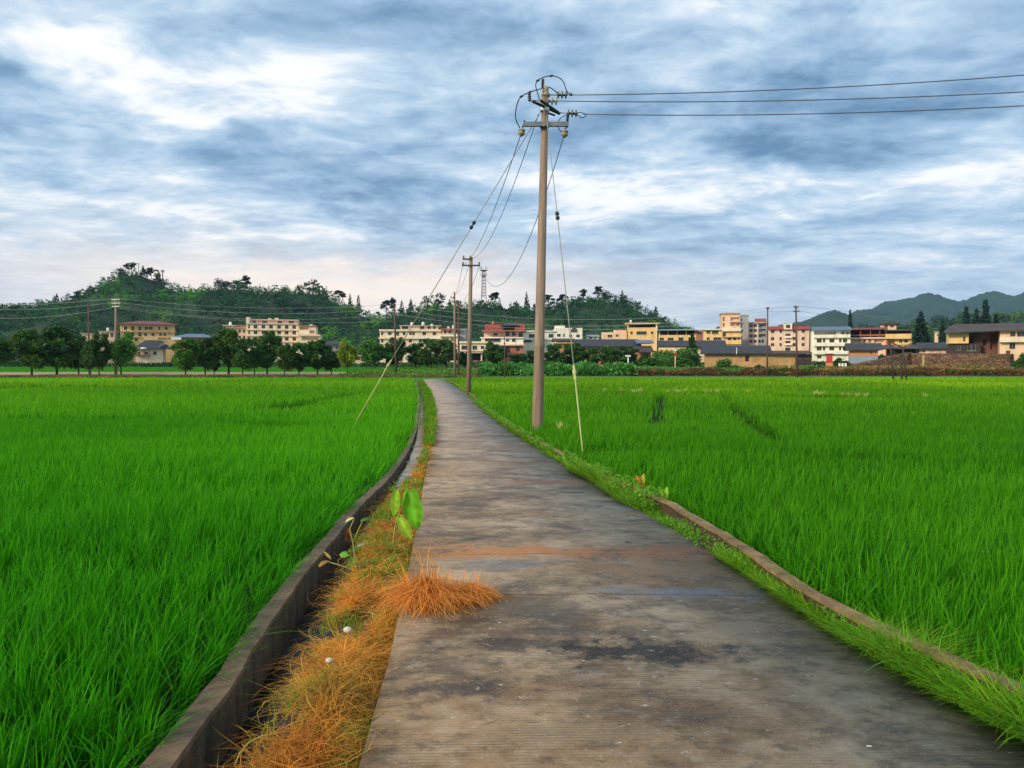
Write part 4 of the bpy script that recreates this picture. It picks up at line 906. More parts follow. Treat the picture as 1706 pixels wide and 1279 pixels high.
# ------------------------------------------------------------------ buildings
class Bld:
    """features are given at photo pixels on the facade plane y=Y, parts hang from an Empty on the ground"""
    def __init__(s, name, label, px0, px1, Y, rz=None, cat='house', sink=0.0):
        a = math.atan((px0 - CX) / F) * .92 if px0 > 980 else (math.atan((px0 + 45 - CX) / F) * .8 if px0 < 640 else 0.0)
        s.ca = math.cos(a); rz = (rz or 0.0) - a
        s.Y = Y; s.x0 = P(px0, 600, Y).x; s.z = float(g(Y)) - sink; s.k = Y / F
        s.e = empty(name, (s.x0, Y, s.z), label, cat, None, rz); s.px0 = px0
    def X(s, px): return (px - s.px0) * s.k * s.ca
    def Z(s, py): return P(s.px0, py, s.Y).z - s.z
    def wall(s, px0, px1, pt, pb, depth, mat, ops=(), y=0.0, t=.3, name='wall', glaze=True):
        """solid body with real openings in its front; ops = (px0,px1,ptop,pbot)"""
        x0, x1, z1 = s.X(px0), s.X(px1), s.Z(pt); z0 = s.Z(pb) if pb else -.8
        O = [(s.X(a), s.X(b), s.Z(d), s.Z(c)) for a, b, c, d in ops]
        mb = MB()
        if O:
            xs = sorted({round(v, 3) for o in O for v in o[:2]} | {round(x0, 3), round(x1, 3)}); zs = sorted({round(v, 3) for o in O for v in o[2:]} | {round(z0, 3), round(z1, 3)})
            xs = [v for v in xs if x0 - .01 <= v <= x1 + .01]; zs = [v for v in zs if z0 - .01 <= v <= z1 + .01]
            for i in range(len(xs) - 1):
                j = 0
                while j < len(zs) - 1:
                    def solid(j): 
                        cx, cz = (xs[i] + xs[i + 1]) / 2, (zs[j] + zs[j + 1]) / 2
                        return not any(o[0] < cx < o[1] and o[2] < cz < o[3] for o in O)
                    if solid(j):
                        k = j
                        while k + 1 < len(zs) - 1 and solid(k + 1): k += 1
                        mb.box(xs[i], xs[i + 1], y, y + t, zs[j], zs[k + 1]); j = k + 1
                    else: j += 1
            mb.box(x0, x1, y + t, y + depth, z0, z1)
        else: mb.box(x0, x1, y, y + depth, z0, z1)
        w = mb.build(name, mat, s.e)
        if glaze:
            for a, b, c, d in O:
                f = MB(); k = .07; yy = y + min(t - .12, .12)
                f.box(a, a + k, yy, yy + .06, c, d); f.box(b - k, b, yy, yy + .06, c, d); f.box(a + k, b - k, yy, yy + .06, d - k, d); f.box(a + k, b - k, yy, yy + .06, c, c + k)
                m_ = (a + b) / 2; f.box(m_ - k / 2, m_ + k / 2, yy + .003, yy + .057, c + k, d - k)
                if b - a > 1.2: f.box(a - .1, b + .1, y - .12, y - .002, c - .12, c - .02)
                fo = f.build('window', M['frame'], s.e); MB().box(a + k, b - k, yy + .07, yy + .09, c + k, d - k).build('pane', M['glass'], fo)
        return w
    def box(s, name, px0, px1, pt, pb, y0, y1, mat, bevel=0):
        z0 = s.Z(pb) if pb else -.8
        return MB().box(s.X(px0), s.X(px1), y0, y1, z0, s.Z(pt)).build(name, mat, s.e)
    def slab(s, px0, px1, py, y0=-.5, y1=.0, th=.18, mat='slab', name='floor_slab'):
        z = s.Z(py); return MB().box(s.X(px0), s.X(px1), y0, y1, z - th, z).build(name, M[mat], s.e)
    def hip(s, px0, px1, pt, pb, y0, y1, mat, inset=None): return MB().hip(s.X(px0), s.X(px1), y0, y1, s.Z(pb), s.Z(pt) - s.Z(pb), inset).build('roof', mat, s.e)
    def gable(s, px0, px1, pt, pb, y0, y1, mat, th=.2):
        z0, z1 = s.Z(pb), s.Z(pt); ym = (y0 + y1) / 2
        return MB().prism([(y0, z0), (ym, z1), (y1, z0), (y1, z0 - th), (ym, z1 - th), (y0, z0 - th)], s.X(px0), s.X(px1)).build('roof', mat, s.e)
    def tank(s, px, pb, h=1.6, r=.7, mat='whitepaint'):
        x = s.X(px); z = s.Z(pb); MB().lathe([(0, r), (h * .8, r), (h, r * .4)], (x, 3, z), n=12).build('water_tank', M[mat], s.e, True)
    def rail(s, px0, px1, pt, pb, y=-.9, mat='slab'):
        a, b, c, d = s.X(px0), s.X(px1), s.Z(pb), s.Z(pt); mb = MB(); mb.box(a, b, y, y + .08, d - .08, d); n = max(3, int((b - a) / .5))
        for i in range(n + 1):
            x = a + (b - a - .05) * i / n; mb.box(x, x + .05, y + .01, y + .06, c, d - .08)
        mb.build('railing', M[mat], s.e)
def grid(x0, x1, n, rows, w, h):
    """n bays, rows = list of window top py"""
    st = (x1 - x0) / n; return [(x0 + st * (i + .5) - w / 2, x0 + st * (i + .5) + w / 2, r, r + h) for r in rows for i in range(n)]

# left side
b = Bld('small_house', 'tiny cream house top peeking over the trees left of the banded pole', 137, 152, 235); b.wall(137, 152, 555, None, 6, M['cream'], grid(137, 152, 2, [560], 3, 5)); b.slab(135, 154, 554.5, -.4, 6.4, .25)
b = Bld('small_house', 'low cream house wing between the banded pole and the maroon-roofed block', 166, 191, 240); b.wall(166, 191, 552, None, 7, M['cream'], grid(168, 190, 3, [555], 4.5, 6)); b.slab(165, 193, 551, -.5, 7.4, .25); b.tank(178, 551, 1.2, .4)
b = Bld('hotel_block', 'three-storey yellow block under a wide maroon hipped roof', 201, 290, 245, R(4)); b.wall(201, 290, 540, None, 14, M['yellow'], grid(204, 238, 3, [543, 553.5], 5, 6.5) + [(222, 242, 543, 548)][:0] + [(240, 246, 543, 548.5), (247, 253, 543, 548.5), (262, 266, 543, 548), (273, 278, 543, 548), (239, 244, 554, 559), (251, 256, 554, 559), (264, 268, 554, 558.5), (271, 275, 554, 558.5), (224, 229, 562, 568), (208, 212, 563, 569)])
b.slab(201, 292, 551.5, -.7, -.002, .2); b.slab(201, 292, 561, -.4, -.002, .15); b.hip(196, 296, 532, 540, -1.6, 15.6, M['tile_maroon'], 6); b.box('balcony', 238, 262, 561.5, 566, -.9, -.41, M['yellow'])
b = Bld('tiled_house', 'low house with a dark tiled roof and two white fan awnings', 226, 283, 225); b.wall(226, 270, 581, None, 9, M['pink'], [(229, 234, 586, 592), (240, 246, 586, 592), (254, 260, 585, 591)]); b.hip(222, 283, 566, 581, -1.2, 10, M['tile'], 3); b.slab(224, 250, 590, -1.4, -.05, .3, 'brick', 'awning')
for x in (228, 240): MB().lathe([(0, 1.1), (.35, .7), (.5, .1)], (b.X(x), -1.8, b.Z(581)), n=12).build('parasol', M['whitepaint'], b.e, True)
for j, x in enumerate((265, 277)):
    mb = MB(); a0 = b.X(x); z0 = b.Z(578 + 3 * j)
    mb.add([(a0 + i * .5, -1.2 + k * 1.6, z0 + 1.1 * math.sin(i / 5 * 2.4) + dz) for dz in (0, .08) for k in (0, 1) for i in range(6)], [(i, i + 1, i + 7, i + 6) for i in range(5)] + [(12 + i, 18 + i, 19 + i, 13 + i) for i in range(5)] + [(i, 12 + i, 13 + i, i + 1) for i in range(5)] + [(6 + i, 7 + i, 19 + i, 18 + i) for i in range(5)])
    mb.build('awning', M['whitepaint'], b.e)
b = Bld('blue_roofed_house', 'house with a low blue sheet roof behind the left trees', 292, 356, 235); b.wall(292, 356, 562, None, 9, M['orange'], grid(312, 350, 3, [566], 6, 6)); b.hip(286, 360, 555, 562, -1.3, 10.5, M['sheet_blue'], 4); b.box('white_panel', 287, 303, 561.5, 566, -1.9, -1.35, M['whitepaint'])
# cream five-storey block
b = Bld('cream_apartment_block', 'large five-storey cream apartment block with a stepped roofline', 411, 497, 250, R(-2))
b.wall(411, 497, 539, None, 13, M['cream2'], [(x, x + 6, y, y + 6) for y in (541, 550.5, 561, 571) for x in (423, 436, 448.5, 462, 474.5, 487)] + [(414, 417, y, y + 6) for y in (541, 550.5, 561, 571)])
for y in (538, 548.5, 558.5, 568.5): b.slab(410.5, 497.5, y, -.5, -.002, .28, 'cream')
b.wall(416, 495, 531.5, 538, 9, M['pink'], [(420, 426, 533, 537), (436, 444, 533, 537), (462, 469, 533, 537), (480, 489, 533, 537)], y=2); b.slab(411, 496, 531, 1.2, 11.5, .3, 'pink', 'roof'); b.box('stair_tower', 410.5, 416, 528, 538.2, .3, 4, M['cream2']); b.box('chimney', 446, 451, 529, 533, 1.4, 3, M['cream2']); b.box('chimney', 457, 463, 528.5, 533, 1.4, 3, M['cream2'])
b = Bld('cream_wing', 'lower four-storey wing joined to the left of the five-storey cream block', 378, 410, 251); b.wall(378, 410, 545.5, None, 12, M['cream'], [(x, x + 4, y, y + 5) for y in (549, 559, 569) for x in (382, 390, 397.5, 404.5)]); b.slab(377, 410, 545, -.6, 12, .25); b.rail(392, 409, 541, 545, .2, 'cream'); b.tank(383, 545, 2.0, .5); b.box('roof_hut', 392, 408, 541.5, 545.2, 4, 8, M['brick']); b.slab(371, 392, 541, 1, 8, .25, 'pink', 'roof'); b.box('post', 386, 389, 541.2, 545, 1.5, 2.2, M['cream'])
b = Bld('balcony_wing', 'right wing of the cream block with open shaded balconies', 498, 532, 251); b.wall(498, 526, 543, None, 12, M['cream2'], [(499.5, 514, 543.8, 549), (516, 524, 550, 555)], t=1.4, glaze=False); b.wall(500, 533, 557, None, 12, M['cream2'], [(504, 531, 560, 566.5), (503, 512, 571, 577)], y=-1.9, t=1.6, glaze=False); b.slab(497.5, 527, 542, -.5, 12, .3, 'brick', 'roof'); b.slab(499, 534, 557, -2.5, -.3, .6, 'pink'); b.box('chimney', 515, 520, 539.5, 542.2, 2, 4, M['whitepaint']); b.box('roof_hut', 515, 524, 541.0, 543.5, 3, 8, M['pink'])
b = Bld('grey_roofed_house', 'small grey-roofed house half hidden right of the cream block', 545, 567, 235); b.wall(545, 567, 574, None, 8, M['greyc'], grid(546, 566, 2, [577], 4, 5)); b.gable(543, 569, 567, 574, -.7, 8.5, M['tile'])
b = Bld('shop_shed', 'long low pale shed with dark openings left of the leafy tree', 590, 640, 215); b.wall(592, 622, 592, None, 5, M['pink'], grid(594, 620, 4, [595], 4.5, 5)); b.slab(588, 624, 591, -1.2, 5.4, .3, 'cream')
# cream block 633-735
b = Bld('cream_row_house', 'wide three-storey cream house with a set-back top floor', 633, 735, 225)
b.wall(633, 735, 549, None, 12, M['cream2'], [(x, x + w, 552.5, 558) for x, w in ((635, 4), (646.5, 6), (658, 7), (671, 4.5), (682, 4), (687, 4), (704, 6), (721, 6))] + [(x, x + w, 564.5, 570.5) for x, w in ((635, 4), (648, 6), (665, 5), (681, 5), (698, 5), (709, 7))])
b.slab(632, 736, 548.5, -.7, 12, .5, 'cream2'); b.slab(631, 725, 561.5, -.7, -.002, .5, 'cream2'); b.slab(690, 737, 560, -.9, -.71, .7, 'white', 'balcony')
b.wall(667, 731, 541.5, 549, 8, M['cream2'], [(669, 680, 542.5, 547), (700, 707, 542, 547), (712, 718, 542, 547), (722, 726, 542, 547)], y=1.6); b.slab(665, 736, 541, .8, 10, .25, 'slab', 'roof')
for x, h in ((686, 1), (705, 1.1), (720, .5)): b.tank(x, 541, h, .45)
b = Bld('balcony_house', 'cream house with open upper terrace left of the grey gable', 734, 763, 224); b.wall(734, 763, 557, None, 11, M['cream2'], [(736, 748, 562, 568), (751, 760, 562, 568)], t=1.3, glaze=False); b.slab(733, 764, 547, 0, 8, .25, 'brick', 'roof'); b.rail(734, 762, 555, 560, -.1, 'white'); b.wall(736, 756, 548, 557, 6, M['pink'], [(738, 743, 550, 556), (746, 751, 550, 556)], y=2.5); b.box('chimney', 752, 757, 541, 547, 3, 4, M['whitepaint']); b.box('chimney', 744, 747, 543, 547, 3, 3.6, M['whitepaint']); b.slab(731, 763, 558.6, -.9, -.002, .3, 'white')
b = Bld('grey_gable_house', 'bare grey concrete house wall behind the farther concrete poles', 763, 776, 226); b.wall(763, 776, 548, None, 12, M['greyc'], [(765, 767, 552, 556)]); b.gable(762, 777, 546, 549, -.3, 12.3, M['sheet_grey'])
b = Bld('market_hall', 'long low cream building on pillars beside the pole on the path', 766, 820, 205); b.wall(766, 820, 570, 585, 9, M['cream2'], [(769, 781, 575.5, 582), (787, 795, 575.5, 582), (801, 807, 576, 581.5), (809, 814, 576, 581.5)]); b.slab(765, 821, 568.5, -.6, 9.3, .5, 'cream2', 'roof'); b.slab(766, 820, 586, -.8, 9, .35); b.box('wall', 766, 806, 587, None, 5, 9, M['darkwood']).name = 'back_wall'
for x in (767, 801, 817): b.box('pillar', x, x + 2.2, 587.5, None, 0, .5, M['pink'])
b.box('counter', 788, 802, 600, None, .6, 1.4, M['brick'])
b = Bld('red_roofed_house', 'stacked four-storey house with bright red canopies under a dark flared roof', 802, 876, 215)
b.wall(806, 872, 552, 562, 10, M['pink'], [(822, 829, 554, 558), (842, 849, 553, 559), (853, 859, 553, 559), (864, 871, 553, 562)], y=1.2, t=1.0); b.wall(802, 872, 562, 574, 11, M['white'], [(808, 834, 563.5, 569), (843, 848, 565, 569), (853, 859, 564, 569.5)], t=1.2)
b.wall(836, 872, 575, None, 11, M['brick'], [(839, 850, 577, 587), (860, 866, 577, 585)], t=1.0); b.slab(800, 873, 561.5, -.6, -.002, .3, 'white'); b.slab(832, 873, 573.5, -1.0, -.002, .35, 'cream')
b.hip(833, 866, 535.5, 543, -1.2, 8, M['tile'], 3); b.box('attic', 840, 857, 541, 553, .8, 7, M['darkwood'])
for a_, c_ in ((808, 837), (858, 874)): MB().prism([(-1.2, b.Z(550)), (-.2, b.Z(540)), (6, b.Z(540)), (6, b.Z(550))], b.X(a_), b.X(c_)).build('red_canopy', M['tile_red'], b.e)
b.slab(803, 877, 550, -1.3, 7.5, .35, 'brick', 'eave'); b.tank(821, 540, 1.0, .3, 'orange')
b = Bld('white_villa', 'white house with a stepped roof and an arched terrace opening, right of the main pole', 868, 970, 225)
b.wall(868, 925, 551.5, None, 10, M['white'], [(881, 893, 556, 562), (914, 922, 556, 562), (926, 934, 556, 562)][:2] + [(872, 886, 566, 570), (890, 900, 566, 571)]); b.slab(866, 925, 550.5, -.5, 10, .35, 'white', 'parapet'); b.slab(866, 925, 564, -.6, -.002, .35, 'white')
b.wall(925.3, 970, 546, None, 11, M['white'], [(928, 934, 556, 561), (938, 941, 556, 561), (951, 962, 549.5, 553), (960, 966, 557, 562), (948, 953, 557, 562)], t=.6); b.box('stair_tower', 925.3, 941, 542, 546.2, .6, 6, M['white'])
mb = MB(); a_, c_, z_ = b.X(951), b.X(962), b.Z(549.5); rr = (c_ - a_) / 2
mb.add([((a_ + c_) / 2, -.03, z_)] + [((a_ + c_) / 2 + rr * math.cos(math.pi * i / 10), -.03, z_ + rr * .62 * math.sin(math.pi * i / 10)) for i in range(11)], [(0, i, i + 1) for i in range(1, 11)]); mb.build('arch_window', M['glass'], b.e)
b = Bld('pavilion', 'small golden pavilion with two tiers of eaves below the white house', 922, 956, 195); b.wall(925, 954, 572, None, 6, M['earth'], [(928, 936, 574, 578), (940, 950, 574, 578)]); b.slab(922, 957, 570.5, -.9, 6.6, .2, 'yellow', 'eave'); b.gable(921, 957, 563, 567, -1.1, 7, M['tile_brown']); b.box('upper_wall', 927, 951, 566.5, 570.5, .4, 5, M['yellow'])
# long dark roof
b = Bld('long_tiled_house', 'long dark tiled roof house behind the row of dark trees right of the pole', 958, 1085, 190); b.wall(960, 1070, 577, None, 9, M['earth'], grid(962, 1068, 8, [580], 5, 6)); b.gable(957, 1068, 564, 576.5, -1.3, 10, M['tile']); b.gable(1058, 1088, 566, 571, -1.5, 4, M['sheet_blue']); b.wall(1066, 1082, 585, None, 6, M['brick'], [(1070, 1078, 590, 597)], y=-2); b.gable(1050, 1084, 576, 586, -4.5, 3, M['tile_brown'])
b = Bld('brick_shed', 'low red brick shed glimpsed between the dark trees', 978, 1018, 165); b.wall(986, 1014, 598, None, 4, M['brick'], [(992, 997, 601, 606)]); b.slab(984, 1016, 597, -.5, 4.4, .25, 'tile_brown', 'roof')
b = Bld('yellow_house', 'tall yellow house with a deep shaded top terrace behind the long dark roof', 1044, 1096, 225)
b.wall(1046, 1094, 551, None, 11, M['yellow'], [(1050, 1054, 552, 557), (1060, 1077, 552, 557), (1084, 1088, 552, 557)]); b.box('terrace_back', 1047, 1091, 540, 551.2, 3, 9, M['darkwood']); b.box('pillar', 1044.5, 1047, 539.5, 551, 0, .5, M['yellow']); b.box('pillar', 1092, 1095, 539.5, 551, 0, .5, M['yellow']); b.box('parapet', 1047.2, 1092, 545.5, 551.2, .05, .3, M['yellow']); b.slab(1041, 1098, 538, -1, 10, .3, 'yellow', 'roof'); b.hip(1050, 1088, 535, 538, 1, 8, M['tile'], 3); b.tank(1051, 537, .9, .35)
b = Bld('yellow_annex', 'low pale yellow annex left of the tall yellow house', 1002, 1044, 228); b.wall(1002, 1044, 555, None, 8, M['cream'], [(1012, 1020, 557.5, 561.5), (1026, 1030, 557, 561)]); b.box('parapet', 1002, 1024, 553.5, 555.2, 0, .25, M['cream2']); b.box('upper_wall', 1024, 1044, 549.5, 555.2, 1.5, 7, M['cream']); b.tank(1024, 553, .7, .3)
b = Bld('white_shed', 'pale grey sheet-roofed shed behind the long dark roof', 978, 998, 235); b.wall(979, 997, 560, None, 5, M['white'], grid(980, 996, 2, [561], 4, 3)); b.gable(977, 999, 557, 560, -.5, 5.5, M['sheet_grey'])
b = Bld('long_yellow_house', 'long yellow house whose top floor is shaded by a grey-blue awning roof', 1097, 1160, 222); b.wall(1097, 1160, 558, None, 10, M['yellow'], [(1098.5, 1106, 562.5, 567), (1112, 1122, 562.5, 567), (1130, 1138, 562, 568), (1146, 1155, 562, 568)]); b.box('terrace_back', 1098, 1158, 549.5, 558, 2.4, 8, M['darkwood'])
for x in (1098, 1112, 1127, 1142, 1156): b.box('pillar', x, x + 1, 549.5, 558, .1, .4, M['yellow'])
MB().prism([(-1.6, b.Z(550)), (9, b.Z(546.5)), (9, b.Z(547.4)), (-1.6, b.Z(550.8))], b.X(1094), b.X(1160)).build('awning_roof', M['sheet_grey'], b.e)
b = Bld('cream_terrace_house', 'cream house with two rows of open windows left of the square tower', 1159, 1233, 220)
b.wall(1159, 1171, 550, None, 9, M['brick'], [(1161, 1169, 553, 557)]); b.wall(1171.2, 1233, 549.5, None, 10, M['yellow'], [(1176.5, 1183, 551, 556), (1185.5, 1196, 551, 556), (1177, 1182, 562, 566.5), (1188, 1201, 562, 566.5), (1203, 1208.5, 553.5, 561), (1211.5, 1217, 562, 568), (1220, 1225.5, 562, 568), (1228, 1230.5, 563, 567)])
b.slab(1169, 1200, 548, -.9, 10, .3, 'white', 'roof'); b.box('balcony', 1202, 1232, 550.5, 552, -1.1, -.01, M['white']); b.slab(1202, 1232, 561, -1.1, -.01, .2, 'slab'); b.box('balcony', 1202, 1233, 567, 573.5, -.6, -.01, M['yellow'])
b = Bld('square_tower_house', 'tallest building, a square cream tower over shaded balconies', 1202, 1246, 232, R(3)); b.wall(1202, 1232, 522, None, 9, M['cream'], [(1203.5, 1206.5, 528, 535), (1216.5, 1231, 528.5, 534), (1203.5, 1206.5, 538, 544), (1216.5, 1224, 537.5, 543), (1226, 1231, 538, 543)], t=.9, glaze=False)
b.slab(1200.5, 1233, 521, -.6, 9.5, .3, 'slab', 'roof'); b.slab(1215, 1234, 535.8, -.9, -.002, .25, 'slab'); b.slab(1201, 1234, 547.5, -.9, -.002, .3, 'white'); b.wall(1232.2, 1246, 526, None, 10, M['greyc'], [(1233, 1236.5, y, y + 6) for y in (530, 540, 550, 560)], t=.5, glaze=False); b.slab(1232, 1247, 525, -.3, 10.4, .2, 'greyc', 'roof'); b.box('antenna', 1210, 1210.6, 517.5, 521, 3, 3.1, M['darksteel']); b.box('antenna', 1214, 1214.5, 518.5, 521, 4, 4.1, M['darksteel'])
b = Bld('grey_balcony_block', 'grey concrete block with five rows of barred balconies right of the tower', 1247, 1279, 233); b.wall(1247, 1262, 537, None, 10, M['pink'], [(x, x + 5.5, y, y + 5) for y in (540, 548, 557, 566) for x in (1248, 1255)], t=.5); b.wall(1262.2, 1279, 538.5, None, 10, M['greyc'], [(1263.5, 1275, y, y + 5.5) for y in (540, 548, 556.5)] + [(1263, 1267, 566, 571), (1268.5, 1272, 566, 571)], t=1.2, glaze=False)
b.slab(1246, 1280, 536.5, -.5, 10, .35, 'slab', 'roof'); b.rail(1263, 1276, 551, 554, -.1, 'greyc'); b.gable(1258, 1274, 530.5, 536, 3, 9, M['tile_red'])
b = Bld('pink_house', 'four-storey pale pink house edged by a red tiled parapet, behind the thin poles', 1280, 1346, 215)
b.wall(1280, 1346, 549, None, 11, M['pink'], [(x, x + w, y, y + 5.5) for y in (549.5, 561.5, 571.5) for x, w in ((1284, 5.5), (1298, 4), (1320, 5), (1334, 5))] + [(1307.5, 1316, y, y + 5.5) for y in (556, 568, 579)])
MB().prism([(-.9, b.Z(549)), (.3, b.Z(543.5)), (.6, b.Z(543.5)), (.6, b.Z(549))], b.X(1279), b.X(1347)).build('tiled_parapet', M['tile_red'], b.e)
b.wall(1304.5, 1318, 539.5, 549, 5, M['cream2'], [(1308, 1315, 541.5, 547)], y=-1.1, t=.6); b.box('roof_hut', 1320, 1340, 541, 549, 4, 8, M['darkwood'])
for y in (560, 572): b.slab(1306, 1318, y, -.9, -.002, .5, 'white', 'balcony')
# long earth wall house
b = Bld('earth_wall_house', 'long single-storey house of ochre earth walls under a dark tiled roof', 1172, 1343, 165)
b.wall(1174, 1320, 590, None, 8, M['earth'], [(1240, 1247, 592, 602)], glaze=False); b.box('door', 1240.5, 1246.5, 592.3, None, .26, .32, M['darkwood'])
b.gable(1168, 1283, 575, 588, -1.2, 9, M['tile']); b.gable(1280, 1345, 584, 588, -1.4, 7, M['tile_brown']); b.wall(1320.2, 1346, 590, None, 8, M['darkwood'], [(1323, 1330, 592, 598), (1334, 1341, 592, 598)]); b.box('chimney', 1225, 1226, 579, 590, -1.5, -1.3, M['whitepaint'])
b = Bld('dark_roof_house', 'dark tiled roof with white gable paint, left of the earth wall house', 1094, 1205, 178); b.wall(1160, 1204, 576, None, 7, M['cream2'], [(1166, 1171, 579, 583), (1190, 1192, 577, 583)]); b.gable(1094, 1208, 566.5, 576.5, -1.2, 8, M['tile'])
# white building
b = Bld('white_apartment_house', 'white four-storey house with balcony bands and a blue-grey sheet roof', 1351, 1414, 190)
b.wall(1352, 1414, 551, None, 11, M['white'], [(1356, 1391, 552, 557.5), (1399, 1405, 552, 557.5), (1407, 1413, 552, 557.5)], t=1.3, glaze=False)
b.wall(1351.5, 1414.2, 558, None, 2.2, M['white'], [(x, x + w, y, y + 6.5) for y in (564.5, 577.5) for x, w in ((1360, 8), (1370, 4), (1380.5, 8), (1396, 4), (1402, 7))] + [(1361, 1368, 592, 597)], y=-.9, t=.3)
for y in (558, 571.5, 585): b.box('balcony', 1355, 1413, y, y + 5, -1.9, -.91, M['white'])
b.gable(1352, 1416, 543, 550, -1.6, 11.5, M['sheet_blue'])
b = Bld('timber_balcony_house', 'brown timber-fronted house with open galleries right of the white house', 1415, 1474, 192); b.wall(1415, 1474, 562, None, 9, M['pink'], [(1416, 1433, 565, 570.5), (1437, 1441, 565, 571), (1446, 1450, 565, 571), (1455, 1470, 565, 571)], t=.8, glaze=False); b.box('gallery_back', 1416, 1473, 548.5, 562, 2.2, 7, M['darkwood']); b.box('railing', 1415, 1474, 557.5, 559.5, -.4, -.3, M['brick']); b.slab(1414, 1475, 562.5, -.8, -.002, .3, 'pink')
for x in (1415, 1432, 1448, 1463, 1472.5): b.box('post', x, x + 1, 549, 562, -.25, -.02, M['brick'])
b.gable(1413, 1476, 545, 548.5, -1, 8, M['tile_maroon'])
b = Bld('yellow_corner_house', 'yellow house with a deep band of balcony parapet beside the big conifer', 1475, 1518, 188); b.wall(1490, 1517, 566, None, 9, M['yellow'], [(1497, 1502, 566.5, 571), (1505, 1511, 566.5, 571)]); b.wall(1475, 1490, 566, None, 9, M['orange'], [(1478, 1482, 567, 575)], y=.4); b.box('balcony', 1474.5, 1516, 556.5, 564.5, -1.4, -.2, M['yellow']); b.box('gallery_back', 1475, 1516, 549.5, 557, 1.8, 7, M['darkwood'])
b.slab(1473, 1518, 549.5, -1.2, 8, .3, 'tile_brown', 'roof'); b.wall(1468, 1494, 537.5, 549.5, 6, M['cream'], [(1474, 1480, 540, 544), (1484, 1490, 540, 544)], y=6); b.slab(1466, 1500, 536, 5, 13, .3, 'tile_brown', 'roof')
b = Bld('orange_shed', 'low house with a dark tiled roof and orange wall before the balcony house', 1412, 1465, 150); b.wall(1415, 1461, 583, 592.5, 6, M['orange'], [(1449, 1452, 585, 590)]); b.wall(1415.3, 1460.7, 592.5, None, 6, M['sheet_grey'], y=.05); b.gable(1408, 1468, 571, 582, -1.0, 7, M['tile'])
b = Bld('red_kiosk', 'small bright red kiosk box beside the clipped round bush', 1376, 1389, 135, cat='kiosk'); b.box('upper_panel', 1377, 1387, 590, 604, 0, 1.6, M['redpaint']); b.box('base', 1376, 1388.5, 604.2, None, -.1, 1.8, M['orange']); b.box('roof', 1375, 1389.5, 588.8, 590, -.2, 1.9, M['darkwood'])
b = Bld('white_gate', 'short white painted gate panel right of the red kiosk', 1397, 1410, 122, cat='gate'); 
for x in (1397, 1402, 1407): b.box('panel', x, x + 3.4, 605, None, 0, .15, M['whitepaint'])
b = Bld('dark_lean_to', 'dark sagging roof shelter beside the wooden frame posts', 1468, 1530, 158); b.gable(1466, 1532, 574, 580, -1.5, 6, M['tile_brown']); b.wall(1478, 1524, 580.5, None, 5, M['darkwood'], [(1484, 1492, 583, 590)], y=.6); b.box('gable_wall', 1490, 1512, 576, 580.3, .4, .6, M['cream'])
b = Bld('pink_cottage', 'low pink-walled cottage with a dark roof above the stone embankment', 1530, 1590, 155); b.wall(1531, 1574, 580, None, 6, M['pink'], [(1538, 1541, 582, 587)]); b.gable(1526, 1582, 570, 579.5, -1, 7, M['tile']); b.wall(1574.2, 1592, 577, None, 6, M['darkwood'], [(1578, 1586, 581, 588)])
b = Bld('brown_roofed_farmhouse', 'big farmhouse with a wide brown tiled roof and recessed dark porch at the right', 1578, 1712, 140)
b.wall(1580, 1612, 555, 572, 10, M['yellow'], [(1603, 1607, 560.5, 569)]); b.wall(1580, 1632, 572.4, None, 9, M['darkwood'], [(1592, 1600, 576, 584), (1610, 1624, 574, 584)], y=.5); b.wall(1612.2, 1660, 554, None, 6, M['porch'], [(1616, 1621, 560, 571), (1636, 1642, 566, 576), (1648, 1659, 556, 582)], y=2.4, t=.8, glaze=False)
b.wall(1660.2, 1760, 551, None, 10, M['cream'], [(1676, 1684, 554, 562), (1686, 1700, 554, 562), (1675, 1684, 572, 582), (1704, 1716, 554, 562)], y=-.6, t=.8); b.box('balcony', 1659, 1756, 563, 571, -1.6, -.61, M['cream2'])
z0, z1 = b.Z(555), b.Z(538.5); zx = b.Z(548)
MB().add([(b.X(1572), -1.8, b.Z(554)), (b.X(1765), -1.8, b.Z(549)), (b.X(1765), 11, zx), (b.X(1576), 11, zx), (b.X(1590), 4.5, z1), (b.X(1765), 4.5, z1)] + [(b.X(1572), -1.8, b.Z(555.3)), (b.X(1765), -1.8, b.Z(550.3))], [(0, 1, 5, 4), (3, 0, 4), (2, 3, 4, 5), (6, 7, 1, 0), (1, 2, 5)]).build('roof', M['tile_brown'], b.e)
b = Bld('hillside_hut', 'tiny pale hut roof seen between the conifers above the cottage', 1556, 1575, 260); b.wall(1557, 1574, 553, None, 5, M['cream'], grid(1558, 1573, 2, [556], 3, 4)); b.slab(1555, 1576, 552, -.5, 5.5, .2, 'slab', 'roof')
# distant hut roofs
b = Bld('distant_house', 'pale gabled roof far off behind the grey balcony block', 1258, 1275, 420); b.wall(1259, 1274, 538, None, 8, M['pink'], grid(1260, 1273, 2, [540], 3, 3)); b.gable(1257, 1276, 530, 538, -1, 9, M['tile_red'])

